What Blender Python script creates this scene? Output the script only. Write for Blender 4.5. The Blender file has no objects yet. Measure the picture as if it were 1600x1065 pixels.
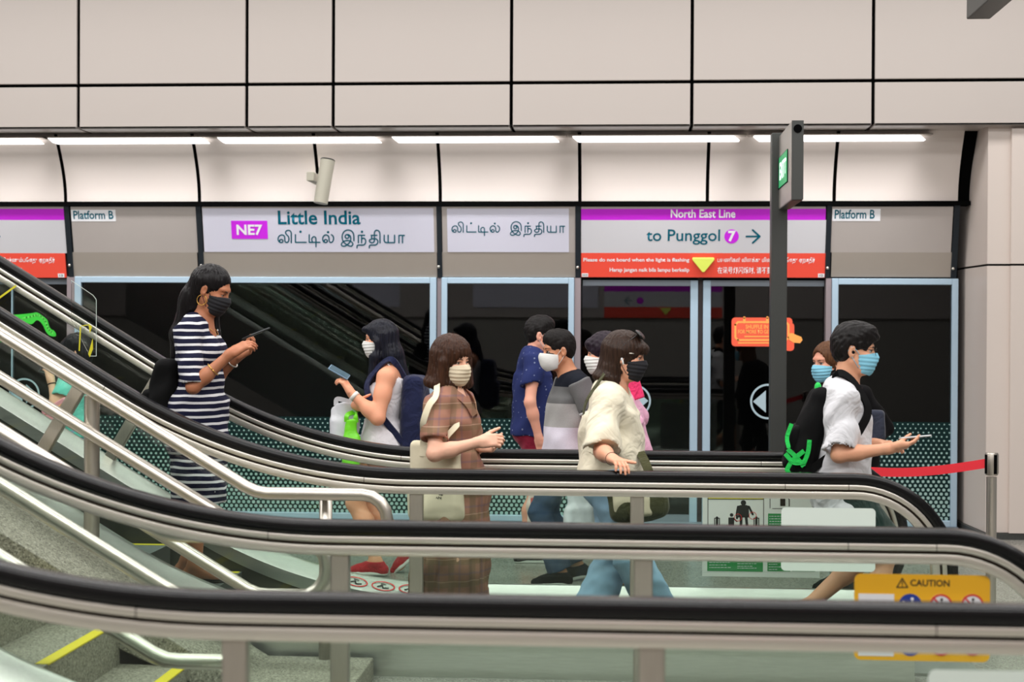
import bpy, bmesh, math, random
import numpy as np
from mathutils import Vector, Matrix, Euler
random.seed(7); np.random.seed(7)
scene = bpy.context.scene
COL = scene.collection
# ------------------------------------------------------------------ camera
FPX, CX, CY = 2441.0, 800.0, 532.5
EYE = 1.617
YAW, PITCH, ROLL = math.atan(170/FPX), math.atan(18.3/FPX), 0.0048
CF = Vector((-math.sin(YAW)*math.cos(PITCH), math.cos(YAW)*math.cos(PITCH), -math.sin(PITCH)))
_r0 = Vector((math.cos(YAW), math.sin(YAW), 0)); _u0 = _r0.cross(CF)
CR = _r0*math.cos(ROLL) + _u0*math.sin(ROLL)
CU = _u0*math.cos(ROLL) - _r0*math.sin(ROLL)
CPOS = Vector((0, 0, EYE))
cam_d = bpy.data.cameras.new('camera'); cam = bpy.data.objects.new('camera', cam_d); COL.objects.link(cam)
cam_d.sensor_width = 36; cam_d.lens = FPX/1600*36
cam.matrix_world = Matrix(((CR.x, CU.x, -CF.x, 0), (CR.y, CU.y, -CF.y, 0), (CR.z, CU.z, -CF.z, EYE), (0, 0, 0, 1)))
cam_d.clip_start = 0.05
cam_d.dof.use_dof = True; cam_d.dof.focus_distance = 9.0; cam_d.dof.aperture_fstop = 2.8
scene.camera = cam
# ------------------------------------------------------------------ world, lights, exposure
scene.view_settings.view_transform = 'Standard'; scene.view_settings.look = 'None'
scene.view_settings.gamma = 1; scene.view_settings.use_curve_mapping = False
scene.view_settings.exposure = 0.0
scene.cycles.transparent_max_bounces = 40
scene.cycles.max_bounces = 8; scene.cycles.caustics_reflective = False; scene.cycles.caustics_refractive = False
world = bpy.data.worlds.new('station_air'); scene.world = world; world.use_nodes = True
_bg = world.node_tree.nodes['Background']; _bg.inputs[0].default_value = (1.0, 0.98, 0.968, 1); _bg.inputs[1].default_value = 0.26
def ceiling_lamp(x, y, z, sx, sy, power, col=(1.0, 0.985, 0.972)):
    l = bpy.data.lights.new('ceiling_lamp', 'AREA'); l.shape = 'RECTANGLE'; l.size = sx; l.size_y = sy
    l.energy = power; l.color = col
    o = bpy.data.objects.new('ceiling_lamp', l); o.location = (x, y, z); COL.objects.link(o); return o
for _y, _p in ((1.2, 430), (4.6, 420), (8.0, 330), (10.9, 230)):
    ceiling_lamp(-1.6, _y, 4.9, 14, 0.7, _p)
# ------------------------------------------------------------------ helpers
def P(px, py, Y):
    d = CF + CR*((px-CX)/FPX) - CU*((py-CY)/FPX)
    return CPOS + d*(Y/d.y)
def WX(px, Y, py=515): return P(px, py, Y).x
def WZ(py, Y, px=970): return P(px, py, Y).z
def lin(c):
    c = c/255.0
    return c/12.92 if c <= 0.04045 else ((c+0.055)/1.055)**2.4
def rgb(r, g, b): return (lin(r), lin(g), lin(b), 1)
class NT:
    def __init__(s, name):
        s.m = bpy.data.materials.new(name); s.m.use_nodes = True; s.t = s.m.node_tree
        for n in list(s.t.nodes): s.t.nodes.remove(n)
        s.out = s.n('ShaderNodeOutputMaterial')
    def n(s, typ, **kw):
        nd = s.t.nodes.new(typ)
        for k, v in kw.items():
            if k.startswith('i_'):
                key = k[2:]
                key = int(key) if key.isdigit() else key.replace('_', ' ')
                nd.inputs[key].default_value = v
            else: setattr(nd, k, v)
        return nd
    def l(s, a, b): s.t.links.new(a, b)
    def math(s, op, a, b=None, c=None):
        nd = s.n('ShaderNodeMath', operation=op)
        for i, v in enumerate((a, b, c)):
            if v is None: continue
            if isinstance(v, (int, float)): nd.inputs[i].default_value = v
            else: s.l(v, nd.inputs[i])
        return nd.outputs[0]
    def mix(s, f, a, b):
        nd = s.n('ShaderNodeMix', data_type='RGBA')
        for i, v in ((0, f), (6, a), (7, b)):
            if isinstance(v, (int, float, tuple)): nd.inputs[i].default_value = v
            else: s.l(v, nd.inputs[i])
        return nd.outputs[2]
    def pos(s, kind='Object'):
        return s.n('ShaderNodeTexCoord').outputs[kind]
    def bsdf(s, **kw):
        b = s.n('ShaderNodeBsdfPrincipled'); s.b = b
        for k, v in kw.items(): b.inputs[k.replace('_', ' ')].default_value = v
        s.l(b.outputs[0], s.out.inputs[0]); return b
def mat(name, col, rough=0.6, metal=0.0, noise=0.0, nscale=20.0, bump=0.0, bscale=60.0, stretch=None, spec=0.5, emit=0.0, sheen=0.0):
    t = NT(name); b = t.bsdf(Base_Color=col, Roughness=rough, Metallic=metal, Specular_IOR_Level=spec)
    if sheen: b.inputs['Sheen Weight'].default_value = sheen
    if emit:
        b.inputs['Emission Color'].default_value = col; b.inputs['Emission Strength'].default_value = emit
    co = None
    if noise or bump:
        co = t.pos()
        if stretch:
            mp = t.n('ShaderNodeMapping'); mp.inputs['Scale'].default_value = stretch; t.l(co, mp.inputs[0]); co = mp.outputs[0]
    if noise:
        nz = t.n('ShaderNodeTexNoise'); nz.inputs['Scale'].default_value = nscale; nz.inputs['Detail'].default_value = 4; t.l(co, nz.inputs[0])
        f = t.math('MULTIPLY_ADD', nz.outputs[0], 2*noise, 1-noise)
        mx = t.n('ShaderNodeVectorMath', operation='SCALE'); mx.inputs[0].default_value = col[:3]; t.l(f, mx.inputs[3]); t.l(mx.outputs[0], b.inputs['Base Color'])
    if bump:
        nz = t.n('ShaderNodeTexNoise'); nz.inputs['Scale'].default_value = bscale; nz.inputs['Detail'].default_value = 3; t.l(co, nz.inputs[0])
        bp = t.n('ShaderNodeBump'); bp.inputs['Strength'].default_value = bump; bp.inputs['Distance'].default_value = 0.01
        t.l(nz.outputs[0], bp.inputs['Height']); t.l(bp.outputs[0], b.inputs['Normal'])
    return t.m
def cloth(name, col, rough, metal, noise, nscale, fold, fscale, spec=0.2, sheen=0.1):
    t = NT(name); b = t.bsdf(Base_Color=col, Roughness=rough, Specular_IOR_Level=spec); b.inputs['Sheen Weight'].default_value = sheen; co = t.pos()
    nz = t.n('ShaderNodeTexNoise'); nz.inputs['Scale'].default_value = nscale; nz.inputs['Detail'].default_value = 4; t.l(co, nz.inputs[0])
    mx = t.n('ShaderNodeVectorMath', operation='SCALE'); mx.inputs[0].default_value = col[:3]; t.l(t.math('MULTIPLY_ADD', nz.outputs[0], 2*noise, 1-noise), mx.inputs[3]); t.l(mx.outputs[0], b.inputs['Base Color'])
    wv = t.n('ShaderNodeTexNoise'); wv.inputs['Scale'].default_value = fscale; wv.inputs['Detail'].default_value = 2.5; wv.inputs['Distortion'].default_value = 1.6; t.l(co, wv.inputs[0])
    bp = t.n('ShaderNodeBump'); bp.inputs['Strength'].default_value = min(1, fold*1.8); bp.inputs['Distance'].default_value = 0.03; t.l(wv.outputs[0], bp.inputs['Height']); t.l(bp.outputs[0], b.inputs['Normal']); return t.m
def fabric(name, col, fold=0.35, fscale=9.0, rough=0.85, noise=0.08):
    return cloth(name, col, rough, 0, noise, 30, fold, fscale, spec=0.2, sheen=0.15)
class MB:
    """collects geometry for one mesh object"""
    def __init__(s): s.v = []; s.f = []; s.mi = []
    def add(s, vs, fs, mi=0):
        o = len(s.v); s.v += [tuple(v) for v in vs]; s.f += [tuple(i+o for i in f) for f in fs]; s.mi += [mi]*len(fs); return s
    def box(s, x0, x1, y0, y1, z0, z1, mi=0):
        vs = [(x, y, z) for z in (z0, z1) for y in (y0, y1) for x in (x0, x1)]
        return s.add(vs, [(0, 2, 3, 1), (4, 5, 7, 6), (0, 1, 5, 4), (2, 6, 7, 3), (0, 4, 6, 2), (1, 3, 7, 5)], mi)
    def obox(s, c, ax, ay, az, mi=0):
        c = Vector(c); vs = [c+ax*i+ay*j+az*k for k in (-1, 1) for j in (-1, 1) for i in (-1, 1)]
        return s.add(vs, [(0, 2, 3, 1), (4, 5, 7, 6), (0, 1, 5, 4), (2, 6, 7, 3), (0, 4, 6, 2), (1, 3, 7, 5)], mi)
    def prism(s, poly, y0, y1, mi=0, axis='y'):
        """poly: (x,z) points extruded along y (or (x,y) along z, (y,z) along x)"""
        n = len(poly)
        mk = {'y': lambda a, b, t: (a, t, b), 'z': lambda a, b, t: (a, b, t), 'x': lambda a, b, t: (t, a, b)}[axis]
        vs = [mk(a, b, y0) for a, b in poly] + [mk(a, b, y1) for a, b in poly]
        fs = [tuple(range(n)), tuple(range(2*n-1, n-1, -1))] + [(i, i+n, (i+1) % n+n, (i+1) % n) for i in range(n)]
        return s.add(vs, fs, mi)
    def strip(s, up, lo, y0, y1, mi=0):
        """solid between two (x,z) polylines of equal length, y0..y1"""
        n = len(up)
        vs = [(x, y, z) for pl in (up, lo) for y in (y0, y1) for x, z in pl]
        a, b, c, d = 0, n, 2*n, 3*n; fs = []
        for i in range(n-1):
            fs += [(a+i, a+i+1, b+i+1, b+i), (c+i, d+i, d+i+1, c+i+1), (a+i, c+i, c+i+1, a+i+1), (b+i, b+i+1, d+i+1, d+i)]
        fs += [(a, b, d, c), (a+n-1, c+n-1, d+n-1, b+n-1)]
        return s.add(vs, fs, mi)
    def tube(s, pts, r, seg=12, mi=0, cap=True):
        pts = [Vector(p) for p in pts]; n = len(pts)
        rs = r if isinstance(r, (list, tuple)) else [r]*n
        vs = []; up = Vector((0, 0, 1)); prev = None
        for i, p in enumerate(pts):
            d = (pts[min(i+1, n-1)]-pts[max(i-1, 0)]).normalized()
            if prev is None:
                a = up if abs(d.dot(up)) < 0.9 else Vector((1, 0, 0)); e = d.cross(a).normalized()
            else: e = (prev-d*prev.dot(d)).normalized()
            prev = e; g = d.cross(e)
            vs += [p+(e*math.cos(2*math.pi*k/seg)+g*math.sin(2*math.pi*k/seg))*rs[i] for k in range(seg)]
        fs = [(i*seg+k, i*seg+(k+1) % seg, (i+1)*seg+(k+1) % seg, (i+1)*seg+k) for i in range(n-1) for k in range(seg)]
        if cap: fs += [tuple(range(seg-1, -1, -1)), tuple((n-1)*seg+k for k in range(seg))]
        return s.add(vs, fs, mi)
    def lathe(s, prof, c=(0, 0, 0), seg=24, mi=0):
        c = Vector(c); vs = []; n = len(prof)
        for r, z in prof: vs += [c+Vector((r*math.cos(2*math.pi*k/seg), r*math.sin(2*math.pi*k/seg), z)) for k in range(seg)]
        fs = [(i*seg+k, i*seg+(k+1) % seg, (i+1)*seg+(k+1) % seg, (i+1)*seg+k) for i in range(n-1) for k in range(seg)]
        fs += [tuple(range(seg-1, -1, -1)), tuple((n-1)*seg+k for k in range(seg))]
        return s.add(vs, fs, mi)
    def ball(s, c, r, seg=14, mi=0, sc=(1, 1, 1)):
        c = Vector(c); n = seg//2; vs = []; fs = []
        for i in range(n+1):
            a = math.pi*i/n
            for k in range(seg):
                b = 2*math.pi*k/seg
                vs.append(c+Vector((r*sc[0]*math.sin(a)*math.cos(b), r*sc[1]*math.sin(a)*math.sin(b), r*sc[2]*math.cos(a))))
        fs = [(i*seg+k, (i+1)*seg+k, (i+1)*seg+(k+1) % seg, i*seg+(k+1) % seg) for i in range(n) for k in range(seg)]
        return s.add(vs, fs, mi)
def setp(o, label=None, cat=None, group=None, kind=None):
    for k, v in (('label', label), ('category', cat), ('group', group), ('kind', kind)):
        if v: o[k] = v
    return o
def root_of(o):
    v = Vector((0, 0, 0))
    while o is not None: v = v+o.location; o = o.parent
    return v
def link(name, me, mats, parent=None, smooth=False, bevel=0.0, auto=None):
    """me: mesh data in world coordinates"""
    ms = mats if isinstance(mats, (list, tuple)) else [mats]
    for m in ms: me.materials.append(m)
    n = len(me.vertices); co = np.empty(n*3, 'f'); me.vertices.foreach_get('co', co); co = co.reshape(-1, 3)
    o = bpy.data.objects.new(name, me); COL.objects.link(o)
    if parent is None:
        org = np.array([(co[:, 0].min()+co[:, 0].max())/2, (co[:, 1].min()+co[:, 1].max())/2, co[:, 2].min()])
        o.location = org
    else:
        o.parent = parent; org = np.array(root_of(parent))
    co = co-org.astype('f'); me.vertices.foreach_set('co', co.ravel()); me.update()
    if smooth: me.polygons.foreach_set('use_smooth', [True]*len(me.polygons))
    if bevel:
        b = o.modifiers.new('bevel', 'BEVEL'); b.width = bevel; b.segments = 2; b.limit_method = 'ANGLE'
    return o
def obj(name, mb, mats, parent=None, smooth=False, bevel=0.0, fixn=True):
    me = bpy.data.meshes.new(name); me.from_pydata(mb.v, [], mb.f); me.polygons.foreach_set('material_index', mb.mi)
    if fixn:
        bm = bmesh.new(); bm.from_mesh(me); bmesh.ops.recalc_face_normals(bm, faces=bm.faces); bm.to_mesh(me); bm.free()
    o = link(name, me, mats, parent, smooth, bevel)
    if smooth == 'auto':
        me.polygons.foreach_set('use_smooth', [True]*len(me.polygons))
        bm = bmesh.new(); bm.from_mesh(me)
        for e in bm.edges:
            if len(e.link_faces) == 2 and e.calc_face_angle() > 0.6: e.smooth = False
        bm.to_mesh(me); bm.free()
    return o
def thing(name, loc, label, cat, group=None, kind=None):
    o = bpy.data.objects.new(name, None); o.empty_display_size = 0.1; o.location = loc; COL.objects.link(o)
    return setp(o, label, cat, group, kind)
def struct(name, mb, mats, parent=None, **kw):
    o = obj(name, mb, mats, parent, **kw)
    if parent is None: o['kind'] = 'structure'
    return o
def sstruct(name, loc):
    return thing(name, loc, None, None, None, 'structure')
class Plane:
    """a flat board in the place: origin p0, unit u (right) and v (up); n faces the viewer's side"""
    def __init__(s, p0, u=(1, 0, 0), v=(0, 0, 1)):
        s.p = Vector(p0); s.u = Vector(u).normalized(); s.v = Vector(v).normalized(); s.n = s.u.cross(s.v)
    def ab(s, px, py):
        d = CF+CR*((px-CX)/FPX)-CU*((py-CY)/FPX); t = (s.p-CPOS).dot(s.n)/d.dot(s.n); q = CPOS+d*t-s.p
        return (q.dot(s.u), q.dot(s.v))
    def w(s, a, b, off=0.0): return s.p+s.u*a+s.v*b+s.n*off
    def box4(s, x0, y0, x1, y1):
        xm, ym = (x0+x1)/2, (y0+y1)/2
        return (s.ab(x0, ym)[0], s.ab(xm, y1)[1], s.ab(x1, ym)[0], s.ab(xm, y0)[1])
    def poly(s, mb, pts, o0=0.0, o1=0.002, mi=0):
        n = len(pts); vs = [s.w(a, b, o0) for a, b in pts]+[s.w(a, b, o1) for a, b in pts]
        return mb.add(vs, [tuple(range(n-1, -1, -1)), tuple(range(n, 2*n))]+[(i, (i+1) % n, (i+1) % n+n, i+n) for i in range(n)], mi)
    def rect(s, mb, x0, y0, x1, y1, o0=0.0, o1=0.002, mi=0, r=0.0):
        a0, b0, a1, b1 = s.box4(x0, y0, x1, y1); return s.arect(mb, a0, b0, a1, b1, o0, o1, mi, r)
    def arect(s, mb, a0, b0, a1, b1, o0=0.0, o1=0.002, mi=0, r=0.0):
        if r <= 0: pts = [(a0, b0), (a1, b0), (a1, b1), (a0, b1)]
        else:
            pts = []
            for cx, cy, st in ((a1-r, b0+r, -90), (a1-r, b1-r, 0), (a0+r, b1-r, 90), (a0+r, b0+r, 180)):
                pts += [(cx+r*math.cos(math.radians(st+k*18)), cy+r*math.sin(math.radians(st+k*18))) for k in range(6)]
        return s.poly(mb, pts, o0, o1, mi)
    def pxpoly(s, mb, pts, o0=0.0, o1=0.002, mi=0): return s.poly(mb, [s.ab(*p) for p in pts], o0, o1, mi)
    def disc(s, mb, cx, cy, r, o0=0.0, o1=0.002, mi=0, seg=28):
        a, b = s.ab(cx, cy); k = abs(s.ab(cx+r, cy)[0]-a)
        return s.poly(mb, [(a+k*math.cos(2*math.pi*i/seg), b+k*math.sin(2*math.pi*i/seg)) for i in range(seg)], o0, o1, mi)
    def ring(s, mb, cx, cy, r, wd, off=0.002, mi=0, seg=40, sx=1.0):
        a, b = s.ab(cx, cy); k = abs(s.ab(cx+r, cy)[0]-a); q = k*(1-wd/r)
        vs = []; 
        for i in range(seg):
            t = 2*math.pi*i/seg; vs += [s.w(a+k*sx*math.cos(t), b+k*math.sin(t), off), s.w(a+(k*sx-(k-q))*math.cos(t), b+q*math.sin(t), off)]
        return mb.add(vs, [(2*i, 2*((i+1) % seg), 2*((i+1) % seg)+1, 2*i+1) for i in range(seg)], mi)
    def line(s, mb, pts, wd, off=0.003, mi=0, px=True, dots=True):
        """ribbon along px points with px width"""
        q = [s.ab(*p) for p in pts] if px else pts
        k = (abs(s.ab(900, 515)[0]-s.ab(901, 515)[0])*wd if px else wd)/2
        for (a0, b0), (a1, b1) in zip(q[:-1], q[1:]):
            dx, dy = a1-a0, b1-b0; L = math.hypot(dx, dy) or 1e-9; nx, ny = -dy/L*k, dx/L*k
            mb.add([s.w(a0+nx, b0+ny, off), s.w(a0-nx, b0-ny, off), s.w(a1-nx, b1-ny, off), s.w(a1+nx, b1+ny, off)], [(0, 1, 2, 3)], mi)
        if dots:
            for i, (a, b) in enumerate(q):
                mb.add([s.w(a+k*math.cos(t*math.pi/5), b+k*math.sin(t*math.pi/5), off+0.0002*(i % 2)) for t in range(10)], [tuple(range(10))], mi)
        return mb
    def text(s, name, body, x0, y0, x1, y1, m, parent, off=0.003, bold=0.0, space=1.0):
        a0, b0, a1, b1 = s.box4(x0, y0, x1, y1)
        c = bpy.data.curves.new(name, 'FONT'); c.body = body; c.offset = bold; c.space_character = space; c.resolution_u = 3
        t = bpy.data.objects.new(name, c); COL.objects.link(t)
        dg = bpy.context.evaluated_depsgraph_get(); me = bpy.data.meshes.new_from_object(t.evaluated_get(dg))
        bpy.data.objects.remove(t); bpy.data.curves.remove(c)
        n = len(me.vertices); co = np.empty(n*3, 'f'); me.vertices.foreach_get('co', co); co = co.reshape(-1, 3)
        mn, mx = co.min(0), co.max(0); q = (co-mn)/np.maximum(mx-mn, 1e-6)
        A = a0+q[:, 0]*(a1-a0); B = b0+q[:, 1]*(b1-b0)
        W = np.array(s.p)+A[:, None]*np.array(s.u)+B[:, None]*np.array(s.v)+off*np.array(s.n)
        me.vertices.foreach_set('co', W.astype('f').ravel()); me.materials.clear()
        return link(name, me, m, parent)
def crv(pts, k=5):
    """Catmull-Rom through 2-D or 3-D points"""
    p = [Vector(q) for q in pts]; p = [p[0]*2-p[1]]+p+[p[-1]*2-p[-2]]; out = []
    for i in range(1, len(p)-2):
        a, b, c, d = p[i-1:i+3]
        for j in range(k):
            t = j/k; out.append(0.5*((2*b)+(c-a)*t+(2*a-5*b+4*c-d)*t*t+(3*b-a-3*c+d)*t**3))
    out.append(p[-2]); return [tuple(q) for q in out]
# ------------------------------------------------------------------ materials
M = {}
def metal(name, col, rough, aniso=(1, 60, 60), amt=0.12):
    t = NT(name); b = t.bsdf(Base_Color=col, Roughness=rough, Metallic=1.0)
    mp = t.n('ShaderNodeMapping'); mp.inputs['Scale'].default_value = aniso; t.l(t.pos(), mp.inputs[0])
    nz = t.n('ShaderNodeTexNoise'); nz.inputs['Scale'].default_value = 6; nz.inputs['Detail'].default_value = 5; t.l(mp.outputs[0], nz.inputs[0])
    t.l(t.math('MULTIPLY_ADD', nz.outputs[0], amt*2, rough-amt), b.inputs['Roughness'])
    mx = t.n('ShaderNodeVectorMath', operation='SCALE'); mx.inputs[0].default_value = col[:3]
    t.l(t.math('MULTIPLY_ADD', nz.outputs[0], 0.25, 0.87), mx.inputs[3]); t.l(mx.outputs[0], b.inputs['Base Color']); return t.m
M['steel'] = metal('brushed_steel', rgb(220, 216, 206), 0.36, (0.5, 60, 60), 0.08)
M['steel_tube'] = metal('tube_steel', rgb(204, 198, 188), 0.34, (1, 25, 1), 0.05)
M['steel_post'] = metal('post_steel', rgb(188, 182, 172), 0.38, (60, 60, 2))
M['steel_dark'] = metal('groove_steel', rgb(60, 52, 46), 0.5)
M['deck'] = metal('deck_steel', rgb(206, 208, 202), 0.36, (2, 30, 30))
M['skirt'] = mat('skirt_grey', rgb(70, 72, 68), 0.45, 0.6)
M['rubber'] = mat('handrail_rubber', rgb(7, 7, 9), 0.24, 0, 0.1, 40, spec=0.3)
M['black'] = mat('black_gap', rgb(5, 5, 5), 0.9, spec=0.05)
M['dark'] = mat('dark_mullion', rgb(30, 36, 42), 0.5, spec=0.25)
M['grey_dark'] = mat('sign_post_grey', rgb(66, 68, 66), 0.42, 0.3)
M['sign_face'] = metal('sign_box_metal', rgb(200, 196, 190), 0.42)
M['panel'] = mat('wall_enamel', rgb(192, 183, 177), 0.32, 0, 0.015, 1.2, spec=0.35)
M['cove'] = mat('cove_enamel', rgb(222, 212, 206), 0.4, 0, 0.015, 1.0, spec=0.3)
M['column'] = mat('column_enamel', rgb(216, 204, 196), 0.35, 0, 0.02, 1.4, spec=0.3)
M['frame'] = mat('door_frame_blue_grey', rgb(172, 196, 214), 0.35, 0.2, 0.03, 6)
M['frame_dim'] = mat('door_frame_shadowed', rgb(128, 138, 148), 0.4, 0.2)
M['mullion'] = mat('mullion_mauve', rgb(150, 138, 142), 0.4, 0.3)
M['seam'] = mat('door_seam_brown', rgb(58, 48, 48), 0.5)
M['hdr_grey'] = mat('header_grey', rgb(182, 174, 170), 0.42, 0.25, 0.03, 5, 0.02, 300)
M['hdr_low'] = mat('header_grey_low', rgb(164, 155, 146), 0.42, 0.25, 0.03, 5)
M['lilac'] = mat('sign_lilac', rgb(208, 207, 222), 0.3, 0, 0.01, 2)
M['sign_grey'] = mat('sign_pale_grey', rgb(204, 203, 208), 0.3, 0, 0.01, 2)
M['purple'] = mat('line_purple', rgb(198, 36, 214), 0.35)
M['purple_badge'] = mat('badge_purple', rgb(205, 40, 228), 0.35)  # slightly brighter purple used on the badges
M['red'] = mat('notice_red', rgb(243, 82, 64), 0.35)
M['teal'] = mat('lettering_teal', rgb(0, 92, 112), 0.6, spec=0.1)
M['white'] = mat('sign_white', rgb(236, 236, 240), 0.4)
M['lime'] = mat('lamp_lime', rgb(214, 226, 96), 0.4, emit=0.25)
M['sticker_blue'] = mat('sticker_pale_blue', rgb(168, 190, 200), 0.5)
M['diffuser'] = mat('lamp_diffuser', (1, 0.99, 0.985, 1), 0.5, emit=2.0)
M['stone_dark'] = mat('skirting_granite', rgb(64, 66, 64), 0.35, 0, 0.35, 90)
def terrazzo(name, base, dark, light, scale, rough):
    t = NT(name); b = t.bsdf(Roughness=rough); co = t.pos()
    v = t.n('ShaderNodeTexVoronoi'); v.inputs['Scale'].default_value = scale; t.l(co, v.inputs[0])
    r = t.n('ShaderNodeValToRGB'); r.color_ramp.interpolation = 'CONSTANT'; e = r.color_ramp.elements
    e[0].position = 0; e[0].color = dark; e[1].position = 0.2; e[1].color = base
    e.new(0.72).color = light; e.new(0.86).color = tuple(c*0.75 for c in base[:3])+(1,)
    sx = t.n('ShaderNodeSeparateXYZ'); t.l(v.outputs['Color'], sx.inputs[0]); t.l(sx.outputs[0], r.inputs[0])
    nz = t.n('ShaderNodeTexNoise'); nz.inputs['Scale'].default_value = 3; t.l(co, nz.inputs[0])
    t.l(t.mix(t.math('MULTIPLY', nz.outputs[0], 0.35), r.outputs[0], base), b.inputs['Base Color']); return t.m
M['floor'] = terrazzo('floor_granite', rgb(150, 148, 140), rgb(104, 102, 96), rgb(178, 176, 168), 160, 0.25)
M['stone'] = terrazzo('stair_granite', rgb(136, 132, 118), rgb(84, 80, 70), rgb(168, 164, 150), 150, 0.6)
M['nosing'] = mat('nosing_yellow', rgb(214, 196, 40), 0.6, 0, 0.05, 60)
M['yellow'] = mat('edge_yellow', rgb(222, 212, 44), 0.5)
M['sign_yellow'] = mat('caution_yellow', rgb(246, 184, 34), 0.45, 0, 0.03, 12)
M['sign_back'] = mat('sign_back_white', rgb(214, 226, 218), 0.5)
M['ink'] = mat('black_ink', rgb(22, 20, 18), 0.6)
M['blue'] = mat('sign_blue', rgb(24, 56, 150), 0.5)
M['red_ring'] = mat('sign_red', rgb(214, 40, 40), 0.5)
M['paper'] = mat('board_paper', rgb(236, 242, 234), 0.6)
M['green_block'] = mat('board_green', rgb(44, 148, 78), 0.5)
M['belt'] = mat('belt_red', rgb(232, 44, 58), 0.6, 0, 0.04, 30)
M['green_sticker'] = mat('sticker_green', rgb(60, 205, 60), 0.5)
M['green_sticker_light'] = mat('sticker_green_light', rgb(110, 232, 96), 0.5)
M['orange_sticker'] = mat('sticker_orange_red', rgb(240, 92, 62), 0.5)
M['orange_line'] = mat('sticker_orange', rgb(250, 170, 84), 0.5)
M['camera_beige'] = mat('camera_cream', rgb(186, 182, 166), 0.45)
M['tunnel'] = mat('tunnel_black', rgb(12, 12, 12), 0.9)
# ridged metal (escalator treads, comb plates)
def ridged(name, col, scale, axis=1):
    t = NT(name); b = t.bsdf(Base_Color=col, Roughness=0.4, Metallic=0.8)
    s = t.n('ShaderNodeSeparateXYZ'); t.l(t.pos(), s.inputs[0])
    w = t.math('SINE', t.math('MULTIPLY', s.outputs[axis], scale)); w2 = t.math('MULTIPLY_ADD', w, 0.5, 0.5)
    t.l(t.mix(w2, tuple(c*0.3 for c in col[:3])+(1,), col), b.inputs['Base Color'])
    bp = t.n('ShaderNodeBump'); bp.inputs['Distance'].default_value = 0.006; t.l(w2, bp.inputs['Height']); t.l(bp.outputs[0], b.inputs['Normal']); return t.m
M['tread'] = ridged('tread_ridges', rgb(150, 158, 158), 700)
M['comb'] = ridged('landing_ridges', rgb(168, 170, 164), 420)
# clear glass: straight-through with a green tint, mirror by angle
def glass(name, tint, ior=1.5, boost=1.0, rough=0.0):
    t = NT(name); tr = t.n('ShaderNodeBsdfTransparent'); tr.inputs[0].default_value = tint
    gl = t.n('ShaderNodeBsdfGlossy'); gl.inputs['Roughness'].default_value = rough
    fr = t.n('ShaderNodeFresnel'); fr.inputs[0].default_value = ior
    mx = t.n('ShaderNodeMixShader'); t.l(t.math('MULTIPLY', fr.outputs[0], boost), mx.inputs[0])
    t.l(tr.outputs[0], mx.inputs[1]); t.l(gl.outputs[0], mx.inputs[2]); t.l(mx.outputs[0], t.out.inputs[0]); return t.m
M['glass'] = glass('balustrade_glass', (0.925, 0.97, 0.94, 1), 1.35, 0.8)
M['acrylic'] = glass('clear_acrylic', (0.95, 0.96, 0.95, 1), 1.4, 1.0)
M['pane'] = glass('screen_door_glass', (0.60, 0.62, 0.62, 1), 1.5, 1.0)
# screen glass with a printed staggered dot pattern along its foot
def dotted_glass():
    t = NT('dotted_screen_glass'); tr = t.n('ShaderNodeBsdfTransparent'); tr.inputs[0].default_value = (0.60, 0.62, 0.62, 1)
    gl = t.n('ShaderNodeBsdfGlossy'); gl.inputs['Roughness'].default_value = 0
    fr = t.n('ShaderNodeFresnel'); fr.inputs[0].default_value = 1.5
    mx = t.n('ShaderNodeMixShader'); t.l(fr.outputs[0], mx.inputs[0]); t.l(tr.outputs[0], mx.inputs[1]); t.l(gl.outputs[0], mx.inputs[2])
    g = t.n('ShaderNodeNewGeometry'); s = t.n('ShaderNodeSeparateXYZ'); t.l(g.outputs['Position'], s.inputs[0])
    row = t.math('DIVIDE', s.outputs[2], 0.0335); ri = t.math('FLOOR', row); rf = t.math('SUBTRACT', t.math('FRACT', row), 0.5)
    par = t.math('MULTIPLY', t.math('PINGPONG', ri, 1.0), 0.5)
    cu = t.math('ADD', t.math('DIVIDE', s.outputs[0], 0.042), par); cf = t.math('MULTIPLY', t.math('SUBTRACT', t.math('FRACT', cu), 0.5), 1.25)
    d = t.math('POWER', t.math('ADD', t.math('POWER', t.math('ABSOLUTE', cf), 2.6), t.math('POWER', t.math('ABSOLUTE', rf), 2.6)), 1/2.6)
    rad = t.math('MULTIPLY_ADD', t.math('SUBTRACT', 0.86, s.outputs[2]), 0.36, 0.16)
    rad = t.math('MINIMUM', t.math('MULTIPLY', rad, t.math('LESS_THAN', s.outputs[2], 0.872)), 0.40)
    k = t.math('LESS_THAN', d, rad)
    df = t.n('ShaderNodeBsdfDiffuse'); df.inputs[0].default_value = rgb(158, 186, 180)
    base = t.n('ShaderNodeBsdfDiffuse'); base.inputs[0].default_value = rgb(26, 50, 50)
    lowf = t.math('MULTIPLY', t.math('LESS_THAN', s.outputs[2], 0.872), 0.8)
    m0 = t.n('ShaderNodeMixShader'); t.l(lowf, m0.inputs[0]); t.l(mx.outputs[0], m0.inputs[1]); t.l(base.outputs[0], m0.inputs[2])
    m2 = t.n('ShaderNodeMixShader'); t.l(k, m2.inputs[0]); t.l(m0.outputs[0], m2.inputs[1]); t.l(df.outputs[0], m2.inputs[2]); t.l(m2.outputs[0], t.out.inputs[0]); return t.m
M['pane_dots'] = dotted_glass()
# ------------------------------------------------------------------ room shell
YW = 13.0
mb = MB().box(-14, 9, -1.2, YW+0.0, -0.1, 0); struct('floor', mb, M['floor'])
mb = MB().box(-14, 9, -1.4, 12.3, 5.2, 5.35); struct('ceiling', mb, mat('ceiling_board', rgb(205, 200, 195), 0.8))
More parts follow.
